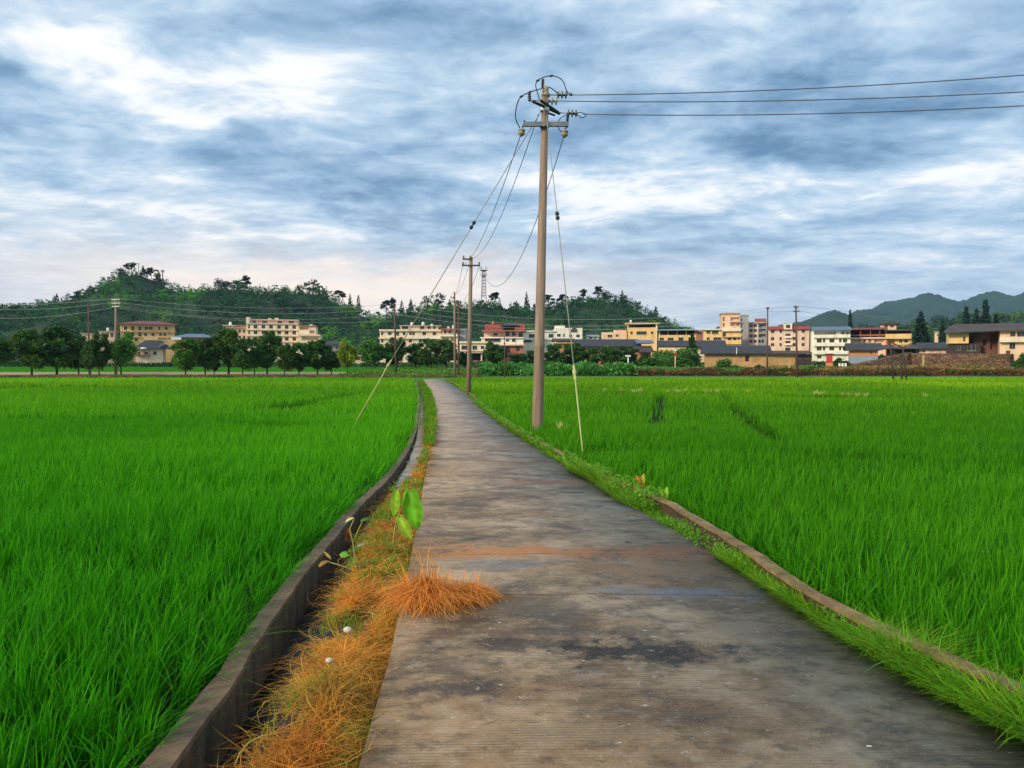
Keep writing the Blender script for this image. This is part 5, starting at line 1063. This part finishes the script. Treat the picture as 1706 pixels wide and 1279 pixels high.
# stone walls
def rubble(name, label, px0, px1, pt0, pt1, pb, Y, Y1, mat):
    n = 60; V = []; 
    for i in range(n):
        t = i / (n - 1); px = px0 + (px1 - px0) * t; yy = Y + (Y1 - Y) * t; q = P(px, pt0 + (pt1 - pt0) * t, yy); w = random.uniform(-.12, .12)
        gb = float(g(yy)) - .4
        for k in range(9):
            f = k / 8; V.append((q.x, yy + random.uniform(-.09, .09) + (.35 * f), gb + (q.z + w - gb) * f))
        V.append((q.x, yy + 2.5, q.z + w)); 
    F_ = [(i * 10 + k, (i + 1) * 10 + k, (i + 1) * 10 + k + 1, i * 10 + k + 1) for i in range(n - 1) for k in range(9)]
    return tag(link(name, np_mesh(name, np.array(V), np.array(F_)), mat), label, 'wall')
def rubblemat():
    m, T, b, o = material('rubble_masonry'); tc = T.n('ShaderNodeTexCoord'); v = T.scale(tc.outputs['Object'], (1, 1, 1.5))
    vo = T.n('ShaderNodeTexVoronoi'); T.put(vo.inputs['Vector'], v); vo.inputs['Scale'].default_value = 2.3
    ve = T.n('ShaderNodeTexVoronoi', feature='DISTANCE_TO_EDGE'); T.put(ve.inputs['Vector'], v); ve.inputs['Scale'].default_value = 2.3
    sx = T.n('ShaderNodeSeparateColor'); T.put(sx.inputs[0], vo.outputs['Color']); c = T.ramp(sx.outputs[0], [(0, (.15, .075, .04)), (.5, (.25, .135, .07)), (1, (.36, .22, .12))])
    c = T.mix(T.rng(ve.outputs[0], .0, .07, 1, 0), c, (.05, .035, .025, 1)); T.put(b.inputs['Base Color'], c); b.inputs['Roughness'].default_value = .95
    bn = T.n('ShaderNodeBump'); bn.inputs['Distance'].default_value = .15; T.put(bn.inputs['Height'], T.rng(ve.outputs[0], 0, .15)); T.put(b.inputs['Normal'], bn.outputs[0]); return m
M['rubble'] = rubblemat()
rubble('stone_wall', 'long rough brown stone retaining wall below the farmhouse', 1520, 1692, 589, 590, 612, 128, 124, M['rubble'])
rubble('stone_embankment', 'sloping grey stone embankment rising towards the retaining wall', 1412, 1522, 611, 587, 614, 122, 129, M['rubble'])
MB().box(*(lambda q: (q.x, q.x + .5, q.y - .6, q.y - .2, q.z - 3, q.z + 1.4))(P(1674, 598, 124))).build('wall_buttress', M['rubble']); tag(bpy.data.objects['wall_buttress'], 'short stone buttress against the retaining wall near its right end', 'buttress')


# ------------------------------------------------------------------ far-side ground cover
def bushes_stuff(name, label, px0, px1, Y0, Y1, hgt, n, size, cols, clump=2.2, seed=5, cat='plants'):
    r = np.random.default_rng(seed); x0, x1 = P(px0, 620, Y0).x, P(px1, 620, Y0).x
    X = r.uniform(x0, x1, n); Y = r.uniform(Y0, Y1, n); hh = hgt * (.45 + .9 * vnoise(X + 400, Y + 400, clump, seed)); Z = g(Y) + r.random(n) ** .7 * hh
    k = vnoise(X + 600, Y + 600, clump * .8, seed + 1); ci = np.clip((k * len(cols)).astype(int), 0, len(cols) - 1)
    c = np.array(cols)[ci] * r.uniform(.55, 1.4, (n, 1))
    V, Fq, cc = leaf_quads(np.stack([X, Y, Z], -1), size, c, .1); tag(link(name, np_mesh(name, V, Fq, cc), M['leaf']), label, cat, None, 'stuff')
bushes_stuff('crop_plants', 'bed of broad-leaved green crop plants beyond the right field, either side of the main pole', 796, 1062, 97.5, 104, 1.55, 9000, .22, [(.06, .19, .03), (.10, .27, .05), (.05, .15, .02)], 1.6, 7, 'crop')
bushes_stuff('dry_undergrowth', 'reddish-brown dry undergrowth lining the far edge of the right field', 1050, 1760, 97.5, 103, .85, 24000, .15, [(.13, .045, .02), (.07, .13, .02), (.20, .09, .035), (.10, .09, .02), (.26, .15, .06), (.08, .15, .02)], 1.8, 8, 'undergrowth')
bushes_stuff('bank_grass', 'rough yellow-green grass along the far edge of the left field', -300, 800, 95, 98.3, .16, 22000, .10, [(.06, .11, .02), (.20, .14, .05), (.09, .15, .02), (.15, .09, .03)], 2.5, 9, 'grass')
bushes_stuff('meadow_grass', 'rough grass around the end of the path below the middle trees', 560, 1100, 100, 138, .38, 32000, .16, [(.09, .22, .02), (.13, .25, .025), (.07, .17, .015)], 4, 10, 'grass')
bushes_stuff('tall_grass', 'taller green grass behind the brown undergrowth at the right', 1050, 1480, 103, 140, .8, 20000, .2, [(.06, .19, .015), (.09, .22, .02), (.12, .14, .03)], 5, 12, 'grass')
bushes_stuff('ochre_grass', 'ochre dry grass at the foot of the stone wall', 1350, 1760, 102, 121, .9, 20000, .2, [(.30, .17, .05), (.22, .15, .03), (.12, .16, .03)], 4, 13, 'grass')
bushes_stuff('village_scrub', 'dark scrub and hedges filling the gaps below the houses', -200, 1750, 165, 172, 1.2, 22000, .28, [(.02, .06, .015), (.05, .12, .02), (.03, .08, .015)], 9, 14, 'scrub')
# far green strip beyond the bank, left
def far_rice():
    r = np.random.default_rng(3); n = 60000; Y = r.uniform(126, 165, n); X = r.uniform(-150, -14, n)
    B = np.stack([X, Y, g(Y) - .05], -1); t = r.random((n, 1)); c = np.array([.06, .23, .012]) * (.75 + .5 * t)
    V, Fq, cc = blades(B, r.uniform(.3, .5, n), r.uniform(0, 6.3, n), r.uniform(.1, .4, n), r.uniform(.1, .2, n), 1, r.uniform(0, .2, n), c)
    tag(link('rice_plants', np_mesh('far_rice', V, Fq, cc), M['rice']), 'pale green strip of rice beyond the tree row at the left', 'rice', None, 'stuff')
far_rice()
# pale heads standing on the bund in the right field
def heads():
    pr = None
    for i, (px, py) in enumerate([(1006, 648), (1035, 648), (1056, 650), (1063, 649), (1069, 649), (1112, 650), (1124, 649), (1131, 650), (1141, 649), (1176, 650), (1183, 650), (1194, 650), (1246, 650), (1358, 653), (1365, 654), (1372, 653), (1405, 655), (1415, 655), (1429, 656), (1443, 656), (1542, 657), (935, 708)]):
        if i < 20: Y = at(px, py, RT).y
        else: Y = at(px, py, RT).y
        q = P(px, py, Y); z = float(g(Y)) - .13; H = .56
        if pr is None:
            r = np.random.default_rng(2); n = 16; B = np.zeros((n, 3)); V, Fq, cc = blades(B, r.uniform(.75, 1, n), r.uniform(0, 6.3, n), r.uniform(.05, .5, n), r.uniform(.05, .09, n), 3, r.uniform(0, .3, n), np.tile([.10, .22, .02], (n, 1)), np.tile([.75, .68, .22], (n, 1)))
            pr = np_mesh('bleached_tuft', V, Fq, cc); pr.materials.append(M['weed'])
        o = link('bleached_tuft', pr); o.location = (q.x, Y, z); o.rotation_euler.z = i * 1.3; o.scale = (.8, .8, H + .12)
        lab = 'small tuft with bleached yellow tips standing in the line across the right field' if i < 21 else 'bleached grass tuft just right of the foot of the main pole'
        tag(o, lab, 'grass tuft', 'bleached tufts in the right field')
heads()


# ------------------------------------------------------------------ poles, wires, posts
def curve_wire(pts, r, name, mat, parent=None, label=None, group=None, sag=0.0, n=24, cat='wire'):
    pts = [Vector(p) for p in pts]
    if len(pts) == 2:
        a, c = pts; pts = [a.lerp(c, i / n) - Vector((0, 0, sag * 4 * (i / n) * (1 - i / n))) for i in range(n + 1)]
    elif len(pts) > 2:                     # Catmull-Rom through the points
        q = [pts[0]] + pts + [pts[-1]]; out = []
        for i in range(1, len(q) - 2):
            for k in range(6):
                t = k / 6; p0, p1, p2, p3 = q[i - 1:i + 3]
                out.append(.5 * ((2 * p1) + (p2 - p0) * t + (2 * p0 - 5 * p1 + 4 * p2 - p3) * t * t + (3 * p1 - p0 - 3 * p2 + p3) * t ** 3))
        pts = out + [pts[-1]]
    o = MB().tube(pts, r, 6).build(name, mat, parent, True)
    if parent is None: tag(o, label, cat, group)
    return o
def strain(parent, a, bb, mat, nd=3, r=.085):
    """string of ribbed discs from a to bb"""
    a, bb = Vector(a), Vector(bb); d = (bb - a); L = d.length; prof = [(0, .015)]
    for i in range(nd):
        t = L * (i + .5) / nd; w = L / nd
        prof += [(t - w * .32, .03), (t - w * .1, r), (t + w * .12, r * .95), (t + w * .2, .035)]
    prof.append((L, .015)); MB().lathe(prof, a, d, 14).build('insulator', mat, parent, True)

def main_pole():
    Y = 20.7; base = P(895, 722, Y); base.z = float(g(Y)) - .25; top = P(908.5, 150, Y); e = empty('utility_pole', (base.x, Y, float(g(Y))), 'tallest nearest concrete power pole standing at the right edge of the path', 'utility pole', 'power poles')
    O = Vector(e.location)
    def L(px, py, dy=0.0): return P(px, py, Y + dy) - O
    a, c = base - O, top - O
    mb = MB(); k = [0, .02, .272, .274, .284, .286, 1]; rr = [.165, .163, .142, .150, .150, .140, .092]
    mb.tube([a.lerp(c, t) for t in k], rr, 20); mb.build('shaft', M['pole'], e, True)
    hd = L(909, 162); hd2 = L(909.5, 145)
    MB().lathe([(0, .10), (.05, .13), (.10, .12), (.13, .07), (.2, .075), (.26, .09), (.30, .05), ((hd2 - hd).length, .04)], hd, hd2 - hd, 14).build('top_insulator', M['ceramic'], e, True)
    # lower cross-arm, channel section with collar
    q0, q1 = L(872, 207, -.16), L(947, 208, -.16); m_ = MB(); h = .058
    m_.box(q0.x, q1.x, q0.y - .05, q0.y - .035, q0.z - h, q0.z + h * .9); m_.box(q0.x, q1.x, q0.y - .034, q0.y + .04, q0.z + h * .9, q0.z + h * .9 + .015); m_.box(q0.x, q1.x, q0.y - .034, q0.y + .04, q0.z - h, q0.z - h + .012)
    m_.build('crossarm', M['steel'], e)
    MB().lathe([(-.05, .125), (.05, .125)], L(907, 210), (0, 0, 1), 16).build('collar', M['steel'], e, True)
    MB().lathe([(-.06, .115), (.06, .112)], L(908, 182), (0, 0, 1), 16).build('collar', M['whitepaint'], e, True)
    MB().tube([L(907, 209, -.22), L(907, 209, -.1)], .035, 10).build('bolt', M['steel'], e, True)
    # diagonal upper arms running away to the right
    for (p0, p1, d0, d1, w) in (((886, 168), (932, 189), -.62, .6, .045), ((899, 166), (930, 187), -.5, .5, .05), ((901, 184), (924, 192), -.1, .35, .03)):
        MB().tube([L(*p0, d0), L(*p1, d1)], w, 4).build('upper_arm', M['darksteel'], e)
    # hanging shackle insulators with brackets
    for (x0, y0, x1, y1) in ((873, 203, 868.5, 225), (945, 207, 940, 227)):
        MB().tube([L(x0 + (.6), y0 - 3, -.16), L(x0, y0 + 4, -.18), L(x1 + 1.5, y1 - 13, -.2)], .022, 6).build('bracket', M['darksteel'], e)
        s, t = L(x1 + 1.5, y1 - 11, -.2), L(x1 - .5, y1 + 2, -.2); LL = (t - s).length
        MB().lathe([(0, .03), (LL * .08, .085), (LL * .28, .10), (LL * .34, .065), (LL * .42, .065), (LL * .5, .105), (LL * .72, .095), (LL * .85, .06), (LL, .03)], s, t - s, 14).build('insulator', M['ceramic'], e, True)
    # three strain strings towards the right
    for (x0, y0, x1, y1, m2) in ((927, 158, 946, 158, 'ceramicd'), (910, 168, 930, 168.5, 'ceramic'), (944, 188.5, 963, 189, 'ceramicd')):
        strain(e, L(x0, y0), L(x1, y1), M[m2], 3, .105)
    MB().tube([L(916, 158), L(927, 158)], .015, 6).build('link', M['steel'], e); MB().tube([L(931, 187.5, .3), L(944, 188.5)], .015, 6).build('link', M['steel'], e)
    MB().lathe([(0, .02), (.1, .05), (.16, .03)], L(945, 154), (1, 0, -.5), 8).build('clamp', M['steel'], e, True)
    # post insulators (black)
    for (x0, y0, x1, y1, dy) in ((904, 146, 904.5, 131, 0), (882.5, 169, 882, 155, -.5), (945, 205, 946, 190, -.1)):
        s, t = L(x0, y0, dy), L(x1, y1, dy); LL = (t - s).length; prof = [(0, .02)]
        for i in range(4): prof += [(LL * (i + .2) / 4, .028), (LL * (i + .45) / 4, .055), (LL * (i + .7) / 4, .028)]
        prof.append((LL, .02)); MB().lathe(prof, s, t - s, 10).build('post_insulator', M['black'], e, True)
    J = lambda pts, r=.014: curve_wire([L(x, y, d) for x, y, d in pts], r, 'jumper_cable', M['black'], e)
    J([(866, 213, -.2), (860, 200, -.25), (859, 188, -.3), (862, 172, -.4), (868.6, 160.5, -.5), (882, 153.5, -.5), (897, 149, -.2), (913, 145, 0), (924, 150.7, 0), (930, 157, 0)])
    J([(900, 170, 0), (896, 156, 0), (892.5, 142, 0), (896, 134, 0), (904.5, 129, 0), (918.5, 126, 0), (932.6, 130, 0), (939.7, 138, 0), (942, 146, 0), (946, 155, 0)])
    J([(935, 220, -.2), (929, 209, -.2), (932, 199, -.15), (939.7, 193, -.1), (950, 190, 0), (963, 192, 0), (968, 196, 0), (975, 194, 0), (976, 190, 0), (968, 187.5, 0), (960, 188, 0)], .012)
    J([(882, 168, -.5), (890, 167, -.3), (900, 168, 0)], .01)
    for (x, y) in ((868.6, 160.5), (896, 134), (918.5, 126.2), (883, 153.2)): 
        MB().lathe([(-.05, .015), (-.03, .03), (.03, .03), (.05, .015)], L(x, y, -.5 if x < 890 and y > 150 else 0), (1, 0, .5), 8).build('clamp', M['black'], e, True)
    # three lines leaving to the right, rising towards a nearer pole outside the picture
    G = 'three overhead lines leaving the main pole to the right'
    for (x0, y0, y1, lab) in ((948, 158, 112, 'top power line running right from the tallest pole'), (931, 168, 140, 'middle power line running right from the tallest pole'), (972, 190, 163, 'bottom power line running right from the tallest pole')):
        q0 = P(x0, y0, Y); q1 = P(1706, y1, 18.6); q2 = q0 + (q1 - q0) * 1.45
        curve_wire([q0, q2], .013, 'power_line', M['wire'], None, lab, G, sag=.22, n=30)
    return Y
main_pole()

def tpole(px, pb, pt, Y, label, arms, mat='pole', r0=.15, r1=.09, px_top=None, name='utility_pole', group='power poles', armmat='darksteel', ins=True):
    """arms: (pxl, pxr, py)"""
    b = P(px, pb, Y); zb = float(g(Y)) - .15; t = P(px_top or px, pt, Y); e = empty(name, (b.x, Y, float(g(Y))), label, 'utility pole', group); O = Vector(e.location)
    MB().tube([(0, 0, zb - O.z), tuple((t - O) * .5), tuple(t - O)], [r0, (r0 + r1) / 2, r1], 12).build('shaft', M[mat], e, True)
    for (a, c, py) in arms:
        p, q = P(a, py, Y) - O, P(c, py, Y) - O; p.y = q.y = -r1 - .05
        MB().box(p.x, q.x, p.y - .04, p.y + .04, p.z - .05, p.z + .05).build('crossarm', M[armmat], e)
        if ins:
            for x in ((p.x + .06, q.x - .06) if abs(c - a) > 3 else (p.x,)):
                MB().lathe([(0, .03), (.04, .07), (.10, .06), (.13, .075), (.2, .04)], (x, p.y, p.z + .05), n=8).build('insulator', M['ceramic'], e, True)
    return e
tpole(780.5, 655, 428, 51, 'second concrete power pole along the path, with two short cross-arms', [(771, 785, 432), (770, 800, 442.5)], px_top=785, r0=.17, r1=.11)
e = tpole(758, 629, 486, 96, 'third concrete power pole at the far end of the path', [(751, 757, 496), (753, 762, 503)], px_top=757, r0=.17, r1=.11)
tpole(764, 631, 500, 99, 'slimmer pole standing tight behind the third pole', [(759, 768, 503)], r0=.12, r1=.09, mat='redbrown')
tpole(660, 622, 504, 112, 'wooden pole standing alone between the two groups of dark trees', [(654, 660, 509)], px_top=657, mat='redbrown', r0=.16, r1=.12)
tpole(193, 627, 496, 106, 'pale concrete pole with three white-tipped cross-arms at the left', [(187, 200, 499), (187, 201, 505), (188, 200, 510.5)], r0=.2, r1=.15, armmat='whitepaint')
tpole(149, 626, 504, 106, 'thin rusty pole left of the pale one with the cross-arms', [], mat='redbrown', r0=.11, r1=.08, px_top=147)
tpole(1278, 628, 512, 97, 'left one of the two thin dark poles at the right field edge', [(1276, 1281, 514)], mat='redbrown', r0=.12, r1=.08, px_top=1279)
tpole(1328, 629, 509, 96, 'right one of the two thin dark poles at the right field edge', [(1322, 1330, 512), (1321, 1331, 519)], mat='redbrown', r0=.14, r1=.10, px_top=1326)
tpole(798, 631, 600, 95.5, 'short dark post sticking out beside the crop bed', [(796, 800, 600.5)], mat='wood', r0=.09, r1=.08, px_top=796, name='post', group=None, ins=False)
tpole(841, 633, 560, 95, 'thin reddish pole in the crop bed left of the main pole', [(838.5, 842.5, 572)], mat='redbrown', r0=.07, r1=.05, px_top=840.5, name='thin_pole', group=None, ins=False)
tpole(1094, 606, 540, 168, 'slender pale pole before the tall yellow house', [], mat='cream2', r0=.1, r1=.07, px_top=1093.5, name='thin_pole', group=None)
def lamp(px, pb, pt, Y, label, red=False):
    q = P(px, pb, Y); e = empty('street_lamp', (q.x, Y, float(g(Y))), label, 'street lamp', 'small lamps by the village'); t = P(px, pt, Y) - Vector(e.location)
    MB().tube([(0, 0, -.2), (t.x, 0, t.z)], [.1, .08], 10).build('post', M['whitepaint' if not red else 'pink'], e, True)
    MB().prism([(-.12, t.z), (.3, t.z + .1), (.3, t.z + .22), (-.12, t.z + .16)], t.x - .35, t.x + .35).build('lamp_head', M['whitepaint'], e)
    if red: MB().box(t.x - .25, t.x + .25, -.14, -.11, t.z - .9, t.z - .35).build('red_sign', M['redpaint'], e)
lamp(1046.5, 618, 594, 104, 'lamp post with a flat white head at the end of the crop bed'); lamp(1125, 607, 584, 128, 'short lamp post with a small red panel before the rounded bush', True)
q = P(1538, 615, 119); mb = MB().box(-.12, .12, -.08, .08, -.3, P(1538, 593, 119).z - float(g(119))); mb.box(-.16, .16, -.1, .1, P(1538, 593, 119).z - float(g(119)), P(1538, 592, 119).z - float(g(119))); o = mb.build('marker_post', M['yellowpost'], None); o.location = (q.x, 119, float(g(119))); tag(o, 'plain yellow post before the stone wall', 'post')
q = P(1315, 618, 108); mb = MB(); mb.box(-.1, .1, -.1, .1, -.2, P(1315, 601, 108).z - float(g(108))); mb.box(-1.9, -.1, -.05, .05, P(1315, 607, 108).z - float(g(108)), P(1315, 606, 108).z - float(g(108))); o = mb.build('fence_post', M['yellowpost'], None); o.location = (q.x, 108, float(g(108))); tag(o, 'pale yellow fence post with one rail just left of the right thin pole', 'fence')
# wooden three-legged frame in the field
def frame3():
    Y = 84; q = P(1500, 636, Y); e = empty('wooden_frame', (q.x, Y, float(g(Y))), 'dark leaning frame of three posts and crossbars standing in the right field', 'frame'); O = Vector(e.location)
    def L(px, py, dy=0): return P(px, py, Y + dy) - O
    for (a, b_, dy) in (((1489, 640), (1483, 570), 0), ((1511, 640), (1504, 578), 0), ((1503, 640), (1500, 590), .8)): MB().tube([L(*a, dy), L(*b_, dy)], [.11, .09], 8).build('post', M['wood'], e, True)
    MB().tube([L(1480, 568), L(1504, 579)], .06, 8).build('crossbar', M['wood'], e, True); MB().tube([L(1504, 579), L(1524, 568, -.4)], .05, 8).build('crossbar', M['wood'], e, True)
    MB().tube([L(1484, 584), L(1504, 592)], .03, 6).build('brace', M['wood'], e, True)
frame3()

# wires between the poles
Gp = 'lines between the poles along the path'
def W(p0, Y0, p1, Y1, sag, lab, grp, r=.012, mat='wire', n=24): curve_wire([P(*p0, Y0), P(*p1, Y1)], r, 'power_line', M[mat], None, lab, grp, sag, n)
W((867, 226), 20.6, (771, 441), 50.9, .75, 'left line swooping from the main pole to the second pole', Gp); W((897, 190), 20.7, (785, 430), 50.9, 1.0, 'middle line swooping from the main pole to the top of the second pole', Gp); W((939, 228), 20.6, (799, 441), 50.9, 2.6, 'right line swooping deeply behind the main pole to the second pole', Gp)
W((771, 441), 50.9, (752, 495), 95.9, .9, 'left line from the second pole to the third pole', Gp, .014); W((784, 430), 50.9, (757, 487), 95.9, .9, 'middle line from the second pole to the third pole', Gp, .014); W((799, 441), 50.9, (762, 502), 95.9, 1.0, 'right line from the second pole to the third pole', Gp, .014)
# guy wires
def guy(top, Yt, bot, label, tb, ins_t):
    b_ = at(*bot, .22); b_.z = float(g(b_.y)) - .05; a = P(*top, Yt); e = empty('guy_wire', b_, label, 'guy wire', 'guy wires of the main pole'); a = a - b_
    lo = a * tb
    MB().tube([a, lo], .012, 6).build('strand', M['cable_steel'], e, True); MB().tube([lo, Vector((0, 0, -.1))], .017, 8).build('anchor_rod', M['guy'], e, True)
    for k, r in ((tb, .045), (tb * .93, .03), (tb * 1.05, .03)): MB().lathe([(-.09, .012), (-.05, r), (.05, r), (.09, .012)], a * k, a, 8).build('turnbuckle', M['guy'], e, True)
    d = a.normalized(); c = a * ins_t
    MB().lathe([(-.14, .01), (-.11, .045), (-.05, .055), (-.02, .02), (.02, .02), (.05, .055), (.11, .045), (.14, .01)], c, d, 10).build('guy_insulator', M['black'], e, True)
guy((901, 186), 20.7, (581, 703), 'long guy wire slanting down left across the sky into the left rice field', .22, .665)
guy((910, 190), 20.6, (973, 742), 'steep guy wire dropping right of the main pole into the field edge', .20, .64)

# village lines
Gf = 'thin lines crossing before the wooded hill'
FW = [((-60, 505), 118, (192, 496.5), 106, .5, 'top thin line from the left picture edge to the pale pole'), ((-60, 513), 118, (192, 503), 106, .6, 'middle thin line from the left picture edge to the pale pole'), ((-60, 526), 118, (192, 511), 106, .9, 'lowest thin line from the left picture edge to the pale pole'),
      ((196, 496.5), 106, (657, 506), 112, 1.0, 'top thin line between the pale pole and the wooden pole'), ((196, 503), 106, (657, 513), 112, 1.2, 'second thin line between the pale pole and the wooden pole'), ((196, 509.5), 106, (657, 522), 112, 1.4, 'third thin line between the pale pole and the wooden pole'), ((196, 513), 106, (657, 534), 112, 1.0, 'lowest thin line between the pale pole and the wooden pole'),
      ((657, 506), 112, (1279, 513), 97, 1.9, 'top thin line from the wooden pole to the left thin dark pole'), ((657, 513), 112, (1279, 518), 97, 2.3, 'second thin line from the wooden pole to the left thin dark pole'), ((657, 522), 112, (1279, 524), 97, 2.2, 'lowest thin line from the wooden pole to the left thin dark pole'),
      ((1279, 513), 97, (1326, 510), 96, .08, 'upper short line between the two thin dark poles'), ((1279, 518), 97, (1326, 518), 96, .1, 'lower short line between the two thin dark poles'), ((1330, 510), 96, (1820, 530), 112, .8, 'upper line leaving the right thin dark pole towards the mountains'), ((1330, 518), 96, (1820, 542), 112, .9, 'lower line leaving the right thin dark pole towards the mountains')]
for p0, Y0, p1, Y1, sg, lab in FW: W(p0, Y0, p1, Y1, sg, lab, Gf, .016, 'farwire' if p0[0] < 1200 else 'wire')
W((1506, 578), 84, (1720, 590), 96, .5, 'dark slack line from the leaning wooden frame to the right', Gf, .014)

# lattice tower and hilltop structures
def tower(px, pb, pt, Y, label):
    q = P(px, pb, Y); top = P(px, pt, Y); e = empty('lattice_tower', q, label, 'communication tower'); H = top.z - q.z; mb = MB(); w0, w1 = 1.5, .8; n = 9
    for sx in (-1, 1):
        for sy in (-1, 1): mb.tube([(sx * w0, sy * w0, -4), (sx * w1, sy * w1, H * .9)], .16, 5)
    for i in range(n):
        t0, t1 = i / n * .9, (i + 1) / n * .9; a, c = w0 + (w1 - w0) * t0, w0 + (w1 - w0) * t1
        for s1, s2 in (((-1, -1), (1, -1)), ((1, -1), (1, 1)), ((1, 1), (-1, 1)), ((-1, 1), (-1, -1))):
            mb.tube([(s1[0] * a, s1[1] * a, H * t0), (s2[0] * c, s2[1] * c, H * t1)], .09, 4); mb.tube([(s1[0] * c, s1[1] * c, H * t1), (s2[0] * c, s2[1] * c, H * t1)], .09, 4)
    mb.build('mast', M['steel'], e)
    for z, r in ((H * .72, 1.6), (H * .90, 2.2)):
        MB().lathe([(0, .5), (.5, r), (.65, r)], (0, 0, z), n=12).build('platform', M['darksteel'], e)
        m2 = MB()
        for i in range(6): m2.tube([(r * math.cos(i * 1.047), r * math.sin(i * 1.047), z + .6), (r * math.cos(i * 1.047), r * math.sin(i * 1.047), z + 2.4)], .16, 5)
        m2.build('antenna', M['steel'], e)
tower(806, 497, 447, 430, 'tall slim lattice communication tower with dish platforms on the wooded ridge')
def hilltop():
    Y = 436; q = P(222, 450, Y); e = empty('summit_frame', (q.x, Y, q.z), 'thin goalpost-like steel frame on the hill summit', 'frame')
    def L(px, py): return P(px, py, Y) - Vector(e.location)
    m = MB(); m.tube([L(215, 454), L(214, 438)], .22, 5); m.tube([L(231, 454), L(231, 438)], .22, 5); m.tube([L(213, 438.5), L(232, 438.5)], .16, 5); m.tube([L(214, 442), L(219, 438.5)], .12, 5); m.build('steelwork', M['steel'], e)
    q2 = P(271, 462, Y); o = MB().tube([(0, 0, -5), (0, 0, P(271, 449, Y).z - q2.z)], .35, 6).box(-.9, .9, -.3, .3, 3.0, 4.2).build('short_mast', M['steel']); o.location = q2; tag(o, 'short mast on the right shoulder of the left hill', 'mast')
hilltop()

# ------------------------------------------------------------------ haze
def haze():
    m = bpy.data.materials.new('haze_air'); m.use_nodes = True; nt = m.node_tree; nt.nodes.clear()
    v = nt.nodes.new('ShaderNodeVolumePrincipled'); v.inputs['Color'].default_value = (.36, .64, 1.0, 1); v.inputs['Density'].default_value = .00009; v.inputs['Anisotropy'].default_value = 0.0
    o = nt.nodes.new('ShaderNodeOutputMaterial'); nt.links.new(v.outputs[0], o.inputs['Volume'])
    ob = MB().box(-3800, 3800, -150, 3400, -12, 420).build('haze', m); tag(ob, kind='stuff')
haze()
